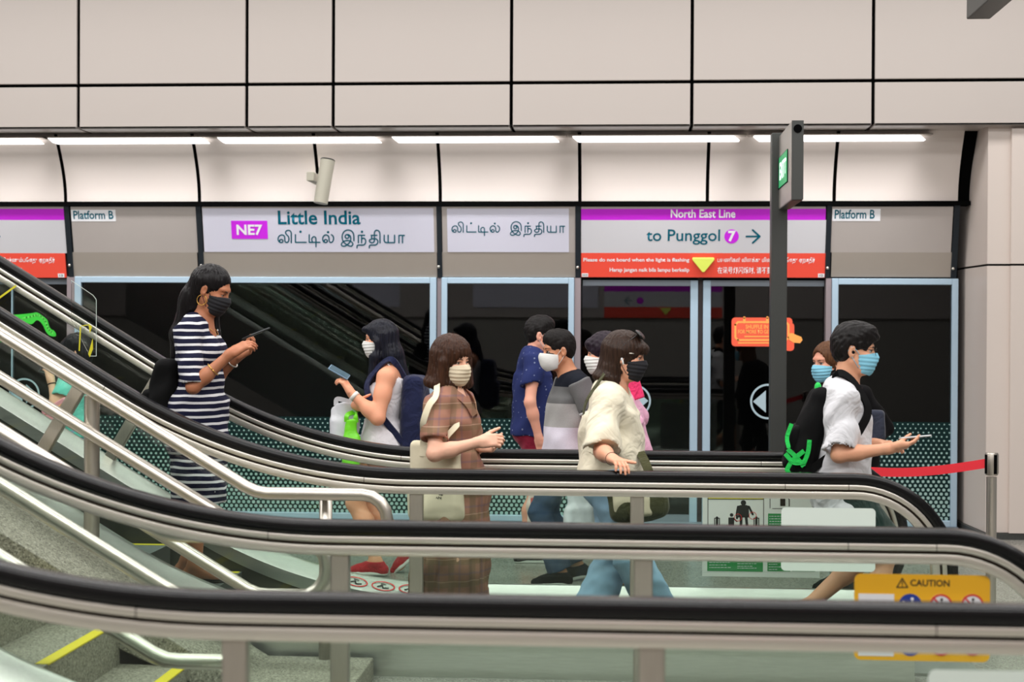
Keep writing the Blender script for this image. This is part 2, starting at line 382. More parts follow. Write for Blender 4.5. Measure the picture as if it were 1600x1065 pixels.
# fascia above the screen doors: enamel panels with open black joints, and its soffit
YF = 12.3; zs = WZ(197.5, YF); zj = WZ(128.2, YF)
xs = [-14]+[WX(p, YF) for p in (-150, 121, 384, 519, 797, 1079, 1362)]+[9]
mb = MB(); g = 0.013
for a, b in zip(xs[:-1], xs[1:]):
    mb.box(a+g, b-g, YF, YF+0.03, zs, zj-g, 0); mb.box(a+g, b-g, YF, YF+0.03, zj+g, 5.2, 0)
    mb.box(a+g, b-g, YF, 12.74, zs, zs+0.02, 0)
mb.box(-14, 9, YF+0.045, YF+0.06, zs+0.03, 5.2, 1); mb.box(-14, 9, YF+0.03, 12.74, zs+0.025, zs+0.05, 1)
struct('wall_back', mb, [M['panel'], M['black']], bevel=0.004)
# header plane leans outward at its top
ZHB, ZHT = 2.052, WZ(321, 12.87)
HP = Plane((0, YW, ZHB), (1, 0, 0), (0, 12.87-YW, ZHT-ZHB))
# curved cove panels
def cove_pt(t):
    a = t*math.pi/2
    z0, z1 = WZ(314.5, 12.87), zs+0.0
    return (12.87-0.24*(1-math.cos(a))*1.0, z0+(z1-z0)*math.sin(a)**1.0*1.0 if False else z0+(z1-z0)*t)
cpx = [-330, -120, 102, 311, 497, 687, 905, 1104, 1302, 1498]
cx = [WX(p, 12.87) for p in cpx]
mb = MB(); K = 10
prof = [cove_pt(k/K) for k in range(K+1)]
for a, b in zip(cx[:-1], cx[1:]):
    a += 0.014; b -= 0.014
    vs = [(x, y, z) for y, z in prof for x in (a, b)]
    mb.add(vs, [(2*k, 2*k+1, 2*k+3, 2*k+2) for k in range(K)], 0)
vs = [(x, y+0.03, z) for y, z in prof for x in (-14, 2.822)]
mb.add(vs, [(2*k, 2*k+1, 2*k+3, 2*k+2) for k in range(K)], 1)
mb.box(-14, 2.81, 12.84, 12.99, ZHT, WZ(314.5, 12.87), 1)
mb.box(-14, 9, 12.62, 12.99, zs+0.05, zs+0.09, 1)
struct('trim_1', mb, [M['cove'], M['black']], smooth='auto', fixn=False)
# strip lamps in the slot above the cove
STRIP_W = 5.0
lp = [(-200, 70), (76, 330), (340, 600), (612, 878), (894, 1160), (1177, 1450)]
names = ['cut off by the left edge, first of the row', 'above the left plain panel marked Platform B', 'above the purple NE7 badge', 'above the smaller Tamil name panel', 'above the left end of the North East Line sign', 'ending beside the column, rightmost of the row']
for (a, b), nm in zip(lp, names):
    x0, x1 = WX(a, 12.6, 217), WX(b, 12.6, 217); z0, z1 = WZ(221.5, 12.62), WZ(213.5, 12.62)
    t = thing('strip_light', ((x0+x1)/2, 12.62, z0), 'white strip light '+nm, 'light', 'strip lights above the curved panels')
    mb = MB().prism([(x0+0.05, z0), (x1-0.02, z0), (x1-0.07, z1), (x0, z1)], 12.56, 12.66); obj('diffuser', mb, M['diffuser'], t, bevel=0.008)
    mb = MB().box(x0-0.03, x1+0.03, 12.55, 12.70, z1, z1+0.010); obj('housing', mb, M['hdr_low'], t)
    # the lamp's reflector throws its light down and back, on to the panels and signs below
    l = bpy.data.lights.new('strip_lamp', 'AREA'); l.shape = 'RECTANGLE'; l.size = x1-x0-0.1; l.size_y = 0.06; l.energy = STRIP_W; l.spread = math.radians(80); l.color = (1.0, 0.985, 0.98)
    lo_ = bpy.data.objects.new('strip_lamp', l); COL.objects.link(lo_); lo_.parent = t; lo_.location = (0, -0.02, -0.006); lo_.rotation_euler = (math.radians(16), 0, 0)
# ------------------------------------------------------------------ platform screen doors
yb = WZ(824, YW)
HB = ZHB
def rx(px): return WX(px, YW)
def bar(mb, x0, x1, z0, z1, y0, y1, mi=0): mb.box(rx(x0), rx(x1), y0, y1, z0, z1, mi)
mb = MB().box(-14, 4, 15.4, 15.5, -1.5, 4.5); mb.box(-14, 4, 13.02, 15.4, -1.6, -1.5); mb.box(-14, 4, 13.3, 15.4, 2.9, 3.0); mb.box(3.3, 3.4, 13.1, 15.4, -1.5, 3.0)
struct('wall_tunnel', mb, M['tunnel'])
def wz(py): return WZ(py, YW)
# fixed glazed bays
bays = [(-200, -82, 10), (118, 682, 10), (690, 897, 9), (1299, 1496, 10)]
n = 0
for (a, b, fw) in bays:
    n += 1
    t = sstruct('window_%d' % n, (rx((a+b)/2), YW, 0))
    mb = MB(); zt = HB-0.005
    bar(mb, a, a+fw, 0.02, zt, 12.97, 13.05); bar(mb, b-fw, b, 0.02, zt, 12.97, 13.05)
    bar(mb, a+fw, b-fw, wz(443.5), zt, 12.97, 13.05); bar(mb, a+fw, b-fw, 0.02, 0.07, 12.97, 13.05)
    obj('window_frame', mb, M['frame'], t, bevel=0.004)
    mb = MB(); bar(mb, a+fw, b-fw, 0.07, wz(443.5), 13.0, 13.012); obj('pane', mb, M['pane_dots'], t)
# door leaves
doors = [(-80, 13, 'l'), (13, 105, 'r'), (908, 1091, 'l'), (1099, 1289, 'r')]
for k, (a, b, side) in enumerate(doors):
    t = sstruct('door_%d' % (k+1), (rx((a+b)/2), YW+0.08, 0))
    mb = MB(); f = 11
    if k >= 2 :
        if side == 'l': bar(mb, b-12, b, 0.02, wz(437), 13.06, 13.11)
        else: bar(mb, a, a+12, 0.02, wz(437), 13.06, 13.11)
    else: bar(mb, a, a+2, 0.02, wz(437), 13.06, 13.11)
    obj('door_stile', mb, M['frame'], t, bevel=0.003)
    mb = MB(); bar(mb, a+(12 if side == 'r' and k > 1 else 2), b-(12 if side == 'l' and k > 1 else 0), wz(446), wz(437), 13.06, 13.11); bar(mb, a+2, b-12, 0.02, 0.08, 13.06, 13.11)
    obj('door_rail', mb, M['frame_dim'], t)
    mb = MB(); bar(mb, a+1, b-1, 0.08, wz(446), 13.08, 13.092); obj('pane', mb, M['pane'], t)
mb = MB(); bar(mb, 1091.5, 1098.5, 0.0, wz(434), 13.10, 13.14); struct('trim_2', mb, M['seam'])
mb = MB(); bar(mb, 105, 117.5, 0.0, HB-0.004, 12.99, 13.12); bar(mb, 897.5, 907, 0.0, HB-0.004, 12.99, 13.12); bar(mb, 1290, 1298.5, 0, HB-0.004, 12.99, 13.12); bar(mb, -83, -80, 0, HB-0.004, 12.99, 13.12)
struct('trim_3', mb, M['mullion'])
mb = MB(); bar(mb, 683, 689.5, 0.0, HB-0.004, 13.0, 13.08); struct('trim_4', mb, M['mullion'])
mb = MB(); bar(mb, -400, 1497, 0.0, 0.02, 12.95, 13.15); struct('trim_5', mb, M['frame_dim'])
# stickers on the doors
DP = Plane((0, 13.079, 0))
def arrows(px, py, r, label):
    t = thing('arrow_sticker', DP.w(*DP.ab(px, py)), label, 'sticker', 'door arrow stickers')
    mb = MB(); DP.ring(mb, px, py, r, r*0.11, 0.002); obj('ring', mb, M['sticker_blue'], t)
    for s in (-1, 1):
        mb = MB(); h = r*0.62
        DP.pxpoly(mb, [(px+s*r*0.12, py-h*1.0), (px+s*r*0.84, py), (px+s*r*0.12, py+h*1.0)], 0.0005, 0.002); obj('arrow', mb, M['sticker_blue'], t)
arrows(38, 615, 24, 'pale blue ring with two arrows on the left door, behind the stair handrail')
arrows(992, 626, 25, 'pale blue ring with two arrows on the door beside the woman in the cream shirt')
arrows(1200, 627, 28, 'pale blue ring with two arrows on the door, half behind the grey sign pole')
t = thing('notice_sticker', DP.w(*DP.ab(1186, 541)), 'orange red boarding notice sticker on the door, crossed by the grey sign pole', 'sticker')
mb = MB(); DP.rect(mb, 1143, 496, 1238, 541, 0.0003, 0.002, 0, r=0.03); DP.rect(mb, 1226, 504, 1241, 548, 0.0003, 0.0018, 0, r=0.03); obj('backing', mb, M['orange_sticker'], t)
mb = MB(); DP.line(mb, [(1149, 507), (1149, 527), (1153, 531), (1228, 531), (1232, 527), (1232, 507), (1228, 503), (1153, 503), (1149, 507)], 3.0, 0.003); DP.line(mb, [(1163, 496), (1163, 503)], 4, 0.003); DP.line(mb, [(1199, 496), (1199, 503)], 4, 0.003); obj('outline', mb, M['orange_line'], t)
DP.text('lettering', 'SHUFFLE IN', 1165, 507, 1200, 513.5, M['orange_line'], t, 0.0032, 0.02)
DP.text('lettering', 'FOR MORE TO GET IN', 1153, 515, 1212, 521, M['orange_line'], t, 0.0032, 0.02)
mb = MB(); DP.line(mb, [(1163, 525.5), (1203, 525.5)], 2.0, 0.0032, dots=False); DP.line(mb, [(1153, 535.5), (1215, 535.5)], 2.0, 0.0032, dots=False); obj('small_print', mb, M['orange_line'], t)
mb = MB(); DP.pxpoly(mb, [(1232, 521), (1238, 520), (1244, 523), (1252, 526), (1254, 531), (1250, 536), (1240, 535), (1233, 531)], 0.002, 0.0035); obj('tag', mb, M['orange_line'], t)
# green sticker seen through the far balustrade
t = thing('green_sticker', DP.w(*DP.ab(40, 535)), 'bright green wavy cloud-shaped sticker on the left door glass', 'sticker')
mb = MB(); DP.pxpoly(mb, crv([(-40, 535), (-30, 505), (0, 493), (30, 491), (50, 489), (58, 488), (66, 493), (74, 500), (78, 512), (86, 518), (87, 525), (78, 524), (72, 518), (66, 506), (58, 500), (50, 506), (40, 505), (20, 506), (35, 528), (32, 533), (0, 534)]), 0.0003, 0.002); obj('cloud', mb, M['green_sticker'], t)
for k in range(4): obj('streak', DP.line(MB(), [(-16+k*13, 512), (8+k*11, 531)], 3, 0.0028, dots=False), M['green_sticker_light'], t)
obj('streak', DP.line(MB(), crv([(36, 497), (50, 494), (60, 492), (70, 500), (75, 512), (82, 520)]), 2.6, 0.0028), M['green_sticker_light'], t)
# ------------------------------------------------------------------ header row
def zband(mb, x0, x1, y0, y1, o0, o1, mi=0): HP.rect(mb, x0, y0, x1, y1, o0, o1, mi)
mb = MB()
for a, b in ((104, 112), (309, 317), (683, 690.5), (899, 907), (1290.5, 1298), (1488, 1497), (-110, -102)): HP.rect(mb, a, 319, b, 433.5, 0.0, 0.012)
HP.rect(mb, -1000, 318, 1497, 433, -0.04, -0.02)
struct('trim_6', mb, M['dark'])
for px, py in ((109.5, 414), (315, 414.5), (685.5, 416), (902.5, 417), (1292.5, 418), (1488.5, 419)):
    mb = MB(); c = HP.w(*HP.ab(px, py), off=0.016); mb.ball(c, 0.013, 12); o = obj('screw_head', mb, M['steel'], None, True); setp(o, None)
    where = {109: 'left of the leftmost plain header panel', 315: 'above the woman in the striped dress', 685: 'between the name panel and the smaller Tamil panel', 902: 'left of the red boarding notice', 1292: 'right of the red boarding notice', 1488: 'beside the column'}[int(px)]
    setp(o, 'small steel screw head '+where, 'screw', 'header screws')
def header(px0, px1, label, low=True):
    t = thing('station_sign', HP.w(*HP.ab((px0+px1)/2, 432)), label, 'sign')
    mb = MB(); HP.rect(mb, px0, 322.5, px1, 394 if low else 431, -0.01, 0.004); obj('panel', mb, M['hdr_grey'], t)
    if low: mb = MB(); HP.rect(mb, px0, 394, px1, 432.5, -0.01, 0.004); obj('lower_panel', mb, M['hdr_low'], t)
    return t
def door_header(px0, px1, label, head, dest, num, eng=True, left=False):
    t = thing('header_sign', HP.w(*HP.ab((px0+px1)/2, 432)), label, 'sign')
    mb = MB(); HP.rect(mb, px0, 326, px1, 343.5, -0.01, 0.006); obj('purple_band', mb, M['purple'], t)
    mb = MB(); HP.rect(mb, px0, 343.5, px1, 395, -0.01, 0.006); obj('name_band', mb, M['sign_grey'], t)
    mb = MB(); HP.rect(mb, px0, 395, px1, 433, -0.01, 0.006); obj('notice_band', mb, M['red'], t)
    mb = MB(); HP.rect(mb, px0, 322.5, px1, 326, -0.01, 0.004); obj('top_edge', mb, M['hdr_grey'], t)
    d = px0-908
    ts = {'off': 0.0075}
    HP.text('lettering', head, d+1048, 327, d+1149, 340, M['white'], t, bold=0.018, **ts)
    HP.text('lettering', dest, d+1010, 358, d+1125, 382, M['teal'], t, bold=0.01, **ts)
    mb = MB(); HP.disc(mb, d+1143, 369, 11.3, 0.004, 0.0075); b = obj('badge', mb, M['purple_badge'], t)
    HP.text('number', num, d+1137.5, 360, d+1149.5, 377, M['white'], t, off=0.009, bold=0.04)
    mb = MB(); HP.line(mb, [(d+1166, 369), (d+1186, 369)], 2.6, 0.0078); HP.line(mb, [(d+1176, 359), (d+1187, 369), (d+1176, 379)], 2.8, 0.0079); obj('arrow', mb, M['teal'], t)
    HP.text('lettering', 'Please do not board when the light is flashing', d+911.5, 402.5, d+1077, 410, M['white'], t, bold=0.022, **ts)
    HP.text('lettering', 'Harap jangan naik bila lampu berkelip', d+952.5, 418, d+1077, 426, M['white'], t, bold=0.022, **ts)
    HP.text('lettering', '\u0baa\u0baf\u0ba3\u0bbf\u0b95\u0bb3\u0bcd \u0bb5\u0bbf\u0bb3\u0b95\u0bcd\u0b95\u0bc1 \u0bae\u0bbf\u0ba9\u0bcd\u0ba9\u0bc1\u0bae\u0bcd\u0baa\u0bcb\u0ba4\u0bc1 \u0b8f\u0bb1\u0bbe\u0ba4\u0bc0\u0bb0\u0bcd', d+1121, 401.5, d+1273, 411.5, M['white'], t, bold=0.015, **ts)
    HP.text('lettering', '\u5728\u8baf\u53f7\u706f\u95ea\u70c1\u65f6, \u8bf7\u4e0d\u8981\u4e0a\u8f66', d+1121, 416.5, d+1222, 427.5, M['white'], t, bold=0.01, **ts)
    mb = MB(); q = [HP.ab(*p) for p in ((d+1082, 402), (d+1115.5, 402), (d+1116, 405), (d+1100.5, 424), (d+1097, 424), (d+1081.5, 405))]
    HP.poly(mb, q, 0.004, 0.03); obj('warning_lamp', mb, M['lime'], t, bevel=0.004)
    mb = MB(); HP.rect(mb, px0+1, 426.5, px0+11, 432, 0.004, 0.0075); l = obj('tag', mb, M['white'], t)
    mb = MB(); HP.rect(mb, px1-12, 427, px1-2, 433, 0.004, 0.0075); l2 = obj('tag', mb, M['white'], t)
    HP.text('tag_number', 'H19', px0+2.5, 428, px0+9.5, 430.6, M['ink'], l, off=0.0085, bold=0.01)
    HP.text('tag_number', '13' if left else '12', px1-9.5, 428.3, px1-4.5, 431.6, M['ink'], l2, off=0.0085, bold=0.01)
    return t
door_header(908, 1290, 'purple and red North East Line sign to Punggol above the middle door', 'North East Line', 'to Punggol', '7')
door_header(103-382, 103, 'purple and red door sign cut off by the left edge of the picture', 'North East Line', 'to Punggol', '7', left=True)
def platform_tag(t, x0, x1, y0=327.5, y1=345.5):
    mb = MB(); HP.rect(mb, x0, y0, x1, y1, 0.002, 0.006); l = obj('platform_tag', mb, M['white'], t)
    HP.text('lettering', 'Platform B', x0+3.5, y0+1.2, x0+66, y1-3.5, M['teal'], l, off=0.0075, bold=0.018)
t = header(113, 309, 'plain grey header panel with a Platform B tag, left of the station name'); platform_tag(t, 111.5, 181)
t = header(1299, 1487.5, 'plain grey header panel with a Platform B tag, beside the column'); platform_tag(t, 1300.5, 1375.5, 326, 345)
t = header(317.5, 683, 'lilac station name sign with purple NE7 badge and Little India lettering')
mb = MB(); HP.rect(mb, 318, 325, 678, 393.3, 0.002, 0.007); obj('sign_face', mb, M['lilac'], t)
mb = MB(); HP.rect(mb, 362, 344.5, 418.5, 372.8, 0.005, 0.009); b = obj('badge', mb, M['purple_badge'], t)
HP.text('number', 'NE7', 370, 350.5, 410.5, 367, M['white'], b, off=0.0105, bold=0.03)
HP.text('lettering', 'Little India', 434.5, 328.5, 563.5, 350.5, M['teal'], t, off=0.0085, bold=0.02)
TA = [([(115, 350), (118, 318), (150, 303), (182, 315), (192, 340), (180, 368), (145, 378), (105, 362), (78, 320), (78, 270), (100, 225), (140, 200), (190, 198), (225, 225), (235, 270), (235, 325), (250, 362), (285, 376), (318, 355), (335, 300), (325, 240), (290, 198), (258, 155), (262, 110), (305, 86), (355, 93), (388, 135), (392, 200), (392, 380)], 1), ([(492, 190), (492, 372), (750, 372)], 0), ([(823, 190), (823, 372), (1080, 372)], 0),
      ([(912, 372), (885, 325), (892, 270), (935, 238), (975, 258), (985, 310), (985, 400), (985, 480)], 1), ([(1185, 350), (1188, 318), (1218, 303), (1248, 318), (1258, 342), (1245, 368), (1212, 378), (1172, 360), (1147, 310), (1152, 250), (1185, 206), (1235, 195), (1280, 220), (1298, 270), (1300, 330), (1318, 366), (1350, 376), (1388, 348), (1408, 285), (1395, 225), (1355, 188)], 1)]
TAd = [(612, 118), (1275, 128)]
TB = [([(358, 335), (352, 190), (310, 110), (220, 75), (130, 108), (82, 190), (78, 280), (105, 350), (155, 408), (195, 430), (250, 460), (300, 462), (332, 420), (310, 370), (260, 338), (200, 328), (130, 342), (80, 378), (55, 425), (85, 462), (140, 462), (195, 430), (250, 380), (282, 300), (268, 220), (220, 185), (165, 195), (148, 235), (165, 270), (205, 275), (235, 250), (232, 215), (205, 200)], 1),
      ([(465, 385), (465, 203), (615, 203)], 0), ([(542, 203), (542, 385)], 0), ([(542, 292), (590, 272), (632, 305), (640, 370), (605, 428), (540, 438), (470, 438), (436, 455), (432, 505)], 1), ([(770, 203), (912, 203)], 0), ([(783, 203), (783, 290)], 0),
      ([(783, 290), (735, 315), (735, 355), (785, 382), (835, 365), (850, 320), (850, 200), (855, 120), (890, 85), (935, 87), (972, 125), (985, 190), (985, 385)], 1), ([(783, 288), (880, 288), (925, 320), (932, 375), (895, 428), (830, 438), (765, 438), (732, 455), (728, 505)], 1), ([(1085, 200), (1085, 335), (1110, 372), (1150, 378), (1335, 378), (1335, 200)], 0), ([(1180, 200), (1180, 378)], 0), ([(1440, 385), (1440, 205), (1570, 205)], 0), ([(1525, 205), (1525, 385)], 0)]
TBd = [(550, 118)]
def tamil(t, fa, fb, wd, name='tamil_lettering'):
    mb = MB(); k = 0
    for blk, dots, f in ((TA, TAd, fa), (TB, TBd, fb)):
        for pts, sm in blk:
            k += 1; q = [f(x, y) for x, y in pts]; HP.line(mb, crv(q, 4) if sm else q, wd, 0.0085+0.00003*k)
        for x, y in dots: q = f(x, y); HP.disc(mb, q[0], q[1], wd*0.95, 0.007, 0.0088, seg=14)
    obj(name, mb, M['teal'], t, fixn=False)
S = 1/15.385
tamil(t, lambda x, y: (430+x*S, 354+y*S), lambda x, y: (530+x*S, 354+y*S), 2.0)
t = header(691, 899, 'smaller lilac panel with the Tamil station name only, between two mullions')
mb = MB(); HP.rect(mb, 699, 325.5, 889, 393.5, 0.002, 0.007); obj('sign_face', mb, M['lilac'], t)
tamil(t, lambda x, y: (706+(x-70)*0.0558, 346+(y-75)*0.054), lambda x, y: (797+(x-45)*0.0560, 346+(y-75)*0.054), 1.6)
# ------------------------------------------------------------------ column at the right
mb = MB(); pl = [(2.806, 13.0), (2.844, 12.4), (WX(1577, 12.4), 12.4), (4.4, 12.4), (4.4, 13.3), (2.806, 13.3)]
zc = WZ(412.5, 12.4); zb = WZ(823.5, 12.4)
mb.prism(pl, zb, zc-0.008, 0, 'z'); mb.prism(pl, zc+0.008, zs, 0, 'z')
q = [(a+0.012*(1 if a < 3 else 0), b+0.012*(1 if b < 13 else 0)) for a, b in pl]; mb.prism(q, 0.0, zs-0.01, 1, 'z')
struct('wall_right', mb, [M['column'], M['black']])
mb = MB(); mb.box(WX(1577, 12.4), 4.4, 12.36, 12.41, zb, zc-0.008); mb.box(WX(1577, 12.4), 4.4, 12.36, 12.41, zc+0.008, zs-0.02); struct('wall_column_face', mb, M['column'])
mb = MB(); q = [(a-0.02*(1 if a < 3 else 0), b-0.03*(1 if b < 13 else 0)) for a, b in pl]; mb.prism(q, 0.0, zb-0.004, 0, 'z'); struct('baseboard_right', mb, M['stone_dark'])
# ------------------------------------------------------------------ wall across the platform, behind the photographer
YO = -1.2
mb = MB().box(-14, 9, YO-0.3, YO-0.2, 2.5, 5.2, 0).box(-14, 9, YO-0.3, YO-0.25, 0, 2.5, 1).box(-14, 9, YO-0.26, YO-0.2, 1.83, 2.5, 2)
struct('wall_front', mb, [M['panel'], mat('far_side_reflector_grey', rgb(150, 146, 140), 0.4), M['hdr_grey']])  # unseen lower part made grey, not dark glass, to brighten the steel's reflections
OPp = Plane((0, YO-0.2, 0), (-1, 0, 0), (0, 0, 1))
V = 13.09*2-(YO-0.2)
xa, xb = P(944, 500, V).x, P(1128, 500, V).x
t = thing('header_sign', ((xa+xb)/2, YO-0.2, 1.83), 'door sign across the platform, seen only mirrored in the dark glass', 'sign')
def orect(n, m, a, b, z0, z1, off=0.01, par=None):
    mb = MB(); OPp.arect(mb, -b, z0, -a, z1, 0.0, off); return obj(n, mb, m, par or t)
orect('notice_band', M['red'], xa, xb, 1.83, 2.02); orect('name_band', M['sign_grey'], xa, xb, 2.02, 2.29); orect('purple_band', M['purple'], xa, xb, 2.29, 2.40)
xc = P(1040, 500, V).x; mb = MB(); OPp.poly(mb, [(-xc-0.1, 2.0), (-xc, 1.88), (-xc+0.1, 2.0)], 0.01, 0.04); obj('warning_lamp', mb, M['lime'], t)
xc = P(1000, 500, V).x; mb = MB(); OPp.poly(mb, [(-xc+0.06*math.cos(k*0.3927), 2.13+0.06*math.sin(k*0.3927)) for k in range(16)], 0.01, 0.013); obj('badge', mb, M['purple_badge'], t)
xc = P(982, 500, V).x; mb = MB(); OPp.line(mb, [(-xc-0.07, 2.13), (-xc+0.07, 2.13)], 0.016, 0.012, px=False); OPp.line(mb, [(-xc, 2.19), (-xc+0.07, 2.13), (-xc, 2.07)], 0.016, 0.0122, px=False); obj('arrow', mb, M['teal'], t)
for a, b, nm in ((-2.6, -0.4, 'wide'), (-6.2, -3.9, 'far')):
    o = setp(obj('name_sign', OPp.arect(MB(), -b, 2.0, -a, 2.4, 0, 0.02), M['lilac']), 'blank pale %s sign strip across the platform, mirrored in the glass' % nm, 'sign')
# ------------------------------------------------------------------ escalators
SL = 0.6; ANG = math.atan(SL); X0, RR = -0.97, 2.7; LX = RR*math.sin(ANG)
def rise(x):
    d = X0-x
    if d <= 0: return 0.0
    if d < LX: return RR-math.sqrt(RR*RR-d*d)
    return RR*(1-math.cos(ANG))+(d-LX)*SL
RZ = 0.96; XL = -5.6; XN = 1.08; NA, NB = 0.47, 0.46
def xrange(a, b, st=0.06):
    n = max(2, int((b-a)/st)); return [a+(b-a)*i/n for i in range(n+1)]
def rail_path():
    pts = [(x, RZ+rise(x)) for x in [XL]+xrange(-2.5, X0, 0.07)+xrange(X0+0.1, XN, 0.2)]
    pts += [(XN+NA*math.sin(math.radians(a)), RZ-NB+NB*math.cos(math.radians(a))) for a in range(6, 151, 6)]
    return pts
RP = rail_path()
def offs(path, d):
    out = []
    for i, (x, z) in enumerate(path):
        a, b = path[max(i-1, 0)], path[min(i+1, len(path)-1)]
        tx, tz = b[0]-a[0], b[1]-a[1]; L = math.hypot(tx, tz); out.append((x-tz/L*d, z+tx/L*d))
    return out
def sweep(mb, path, prof, Y, mi=0):
    """closed (y, d) section carried along an (x,z) path; d is measured along the path's normal"""
    n = len(prof); vs = []
    cols = [offs(path, d) for _, d in prof]
    for i in range(len(path)):
        for k, (y, d) in enumerate(prof): vs.append((cols[k][i][0], Y+y, cols[k][i][1]))
    m = len(path)
    fs = [(i*n+k, i*n+(k+1) % n, (i+1)*n+(k+1) % n, (i+1)*n+k) for i in range(m-1) for k in range(n)]
    fs += [tuple(range(n-1, -1, -1)), tuple((m-1)*n+k for k in range(n))]
    return mb.add(vs, fs, mi)
def rrect(w, d0, d1, r, k=4):
    pts = []
    for cx, cy, st in ((w-r, d1+r, -90), (w-r, d0-r, 0), (-w+r, d0-r, 90), (-w+r, d1+r, 180)):
        pts += [(cx+r*math.cos(math.radians(st+j*90/k)), cy+r*math.sin(math.radians(st+j*90/k))) for j in range(k+1)]
    return pts
P_RUB = rrect(0.042, 0.0, -0.05, 0.02)
P_GUIDE = rrect(0.034, -0.05, -0.074, 0.006, 2)
P_GROOVE = rrect(0.020, -0.073, -0.084, 0.002, 1)
P_LOW = rrect(0.032, -0.083, -0.118, 0.005, 2)
def deck_path(x): return rise(x)
def balustrade(t, Y, inner, posts, tilt_posts, stickers=None):
    k = 'near' if inner > 0 else 'far'
    h = obj('handrail', sweep(MB(), RP, P_RUB, Y), M['rubber'], t, 'auto')
    obj('handrail_guide', sweep(MB(), RP, P_GUIDE, Y), M['steel'], t, 'auto')
    obj('guide_groove', sweep(MB(), RP, P_GROOVE, Y), M['steel_dark'], t, 'auto')
    lo = obj('glass_channel', sweep(MB(), RP, P_LOW, Y), M['steel'], t, 'auto')
    for xj in (-2.42, -1.2, 0.76, 1.05):
        z = RZ+rise(xj); n = Vector((math.sin(math.atan(SL)) if xj < -2.3 else 0, 0, 1)).normalized(); tx = n.cross(Vector((0, 1, 0)))*-1
        obj('joint', MB().obox(Vector((xj, Y, z))+n*-0.062, tx*0.0012, Vector((0, 0.0347, 0)), n*0.0122), M['steel_dark'], t)
    # glass panels between the posts
    top = offs(RP, -0.116)
    xs = [XL]+sorted(posts)
    for a, b in zip(xs[:-1], xs[1:]):
        up = [p for p in top[:len(RP)-25] if a+0.004 < p[0] < b-0.004]
        zt = lambda x: np.interp(x, [p[0] for p in top[:len(RP)-25]], [p[1] for p in top[:len(RP)-25]])
        X = [a+0.004]+[p[0] for p in up]+[b-0.004]
        mb = MB().strip([(x, zt(x)) for x in X], [(x, rise(x)+0.205) for x in X], Y-0.006, Y+0.006); obj('glass_panel', mb, M['glass'], t)
    a = xs[-1]+0.004
    up = [p for p in top if p[0] > a and p[1] > 0.21]
    poly = [(a, 0.205), (a, RZ-0.116)]+up+[(up[-1][0]-0.01, 0.205)]
    obj('glass_panel', MB().prism(poly, Y-0.006, Y+0.006), M['glass'], t)
    for x in posts:
        mb = MB().box(x-0.032, x+0.032, Y-0.022, Y+0.022, rise(x)+0.2, RZ-0.116+rise(x)); obj('post', mb, M['steel_post'], t, bevel=0.006)
    for x in tilt_posts:
        n = Vector((math.sin(ANG), 0, math.cos(ANG))); b0 = Vector((x-0.19, Y, rise(x-0.19)+0.17)); L = 0.565
        mb = MB().obox(b0+n*L/2, Vector((math.cos(ANG), 0, -math.sin(ANG)))*0.032, Vector((0, 0.022, 0)), n*L/2); obj('post', mb, M['steel_post'], t, bevel=0.006)
    # cladding at the foot of the glass
    X = [XL]+xrange(-2.5, X0, 0.07)+xrange(X0+0.1, 1.34, 0.2)
    def clad(sec, name, m):
        n = len(sec); vs = [(x, Y+y, max(0.0, rise(x)+z) if z < 0.0 else rise(x)+z) for x in X for y, z in sec]
        fs = [(i*n+q, i*n+(q+1) % n, (i+1)*n+(q+1) % n, (i+1)*n+q) for i in range(len(X)-1) for q in range(n)]
        fs += [tuple(range(n-1, -1, -1)), tuple((len(X)-1)*n+q for q in range(n))]
        return obj(name, MB().add(vs, fs), m, t, 'auto')
    s = inner
    clad([(-s*0.1, -0.6), (-s*0.1, 0.16), (-s*0.02, 0.22), (s*0.02, 0.22), (s*0.115, 0.155), (s*0.115, 0.085), (s*0.03, 0.085), (s*0.03, -0.6)], 'deck', M['deck'])
    clad([(s*0.03, -0.3), (s*0.03, 0.084), (s*0.105, 0.084), (s*0.105, -0.3)], 'skirt_panel', M['skirt'])
    if stickers:
        for i, x in enumerate(stickers):
            sl = (rise(x+0.02)-rise(x-0.02))/0.04
            pl = Plane((x, Y+s*0.0675, rise(x)+0.1885), (1, 0, sl), (0, -s*0.095, 0.065) if s < 0 else (0, -0.095, 0.065))
            pl.n = pl.u.cross(pl.v)
            mb = MB()
            for i0 in range(28):
                pass
            vs = []
            for q in range(28):
                c, d = math.cos(q*2*math.pi/28), math.sin(q*2*math.pi/28); vs += [pl.w(0.066*c, 0.036*d, 0.002), pl.w(0.058*c, 0.029*d, 0.002)]
            mb.add(vs, [(2*q, 2*((q+1) % 28), 2*((q+1) % 28)+1, 2*q+1) for q in range(28)])
            st = obj('prohibition_sticker', mb, M['red_ring'], t, fixn=False)
            mb = MB(); g = random.Random(i+int(Y*10))
            pl.line(mb, [(-0.03, -0.008), (-0.005, 0.004), (0.0, -0.014), (0.03, -0.01)], 0.008, 0.0022, px=False); pl.line(mb, [(-0.012, 0.016), (0.012, 0.012)], 0.007, 0.0023, px=False)
            obj('pictogram', mb, M['ink'], st, fixn=False)
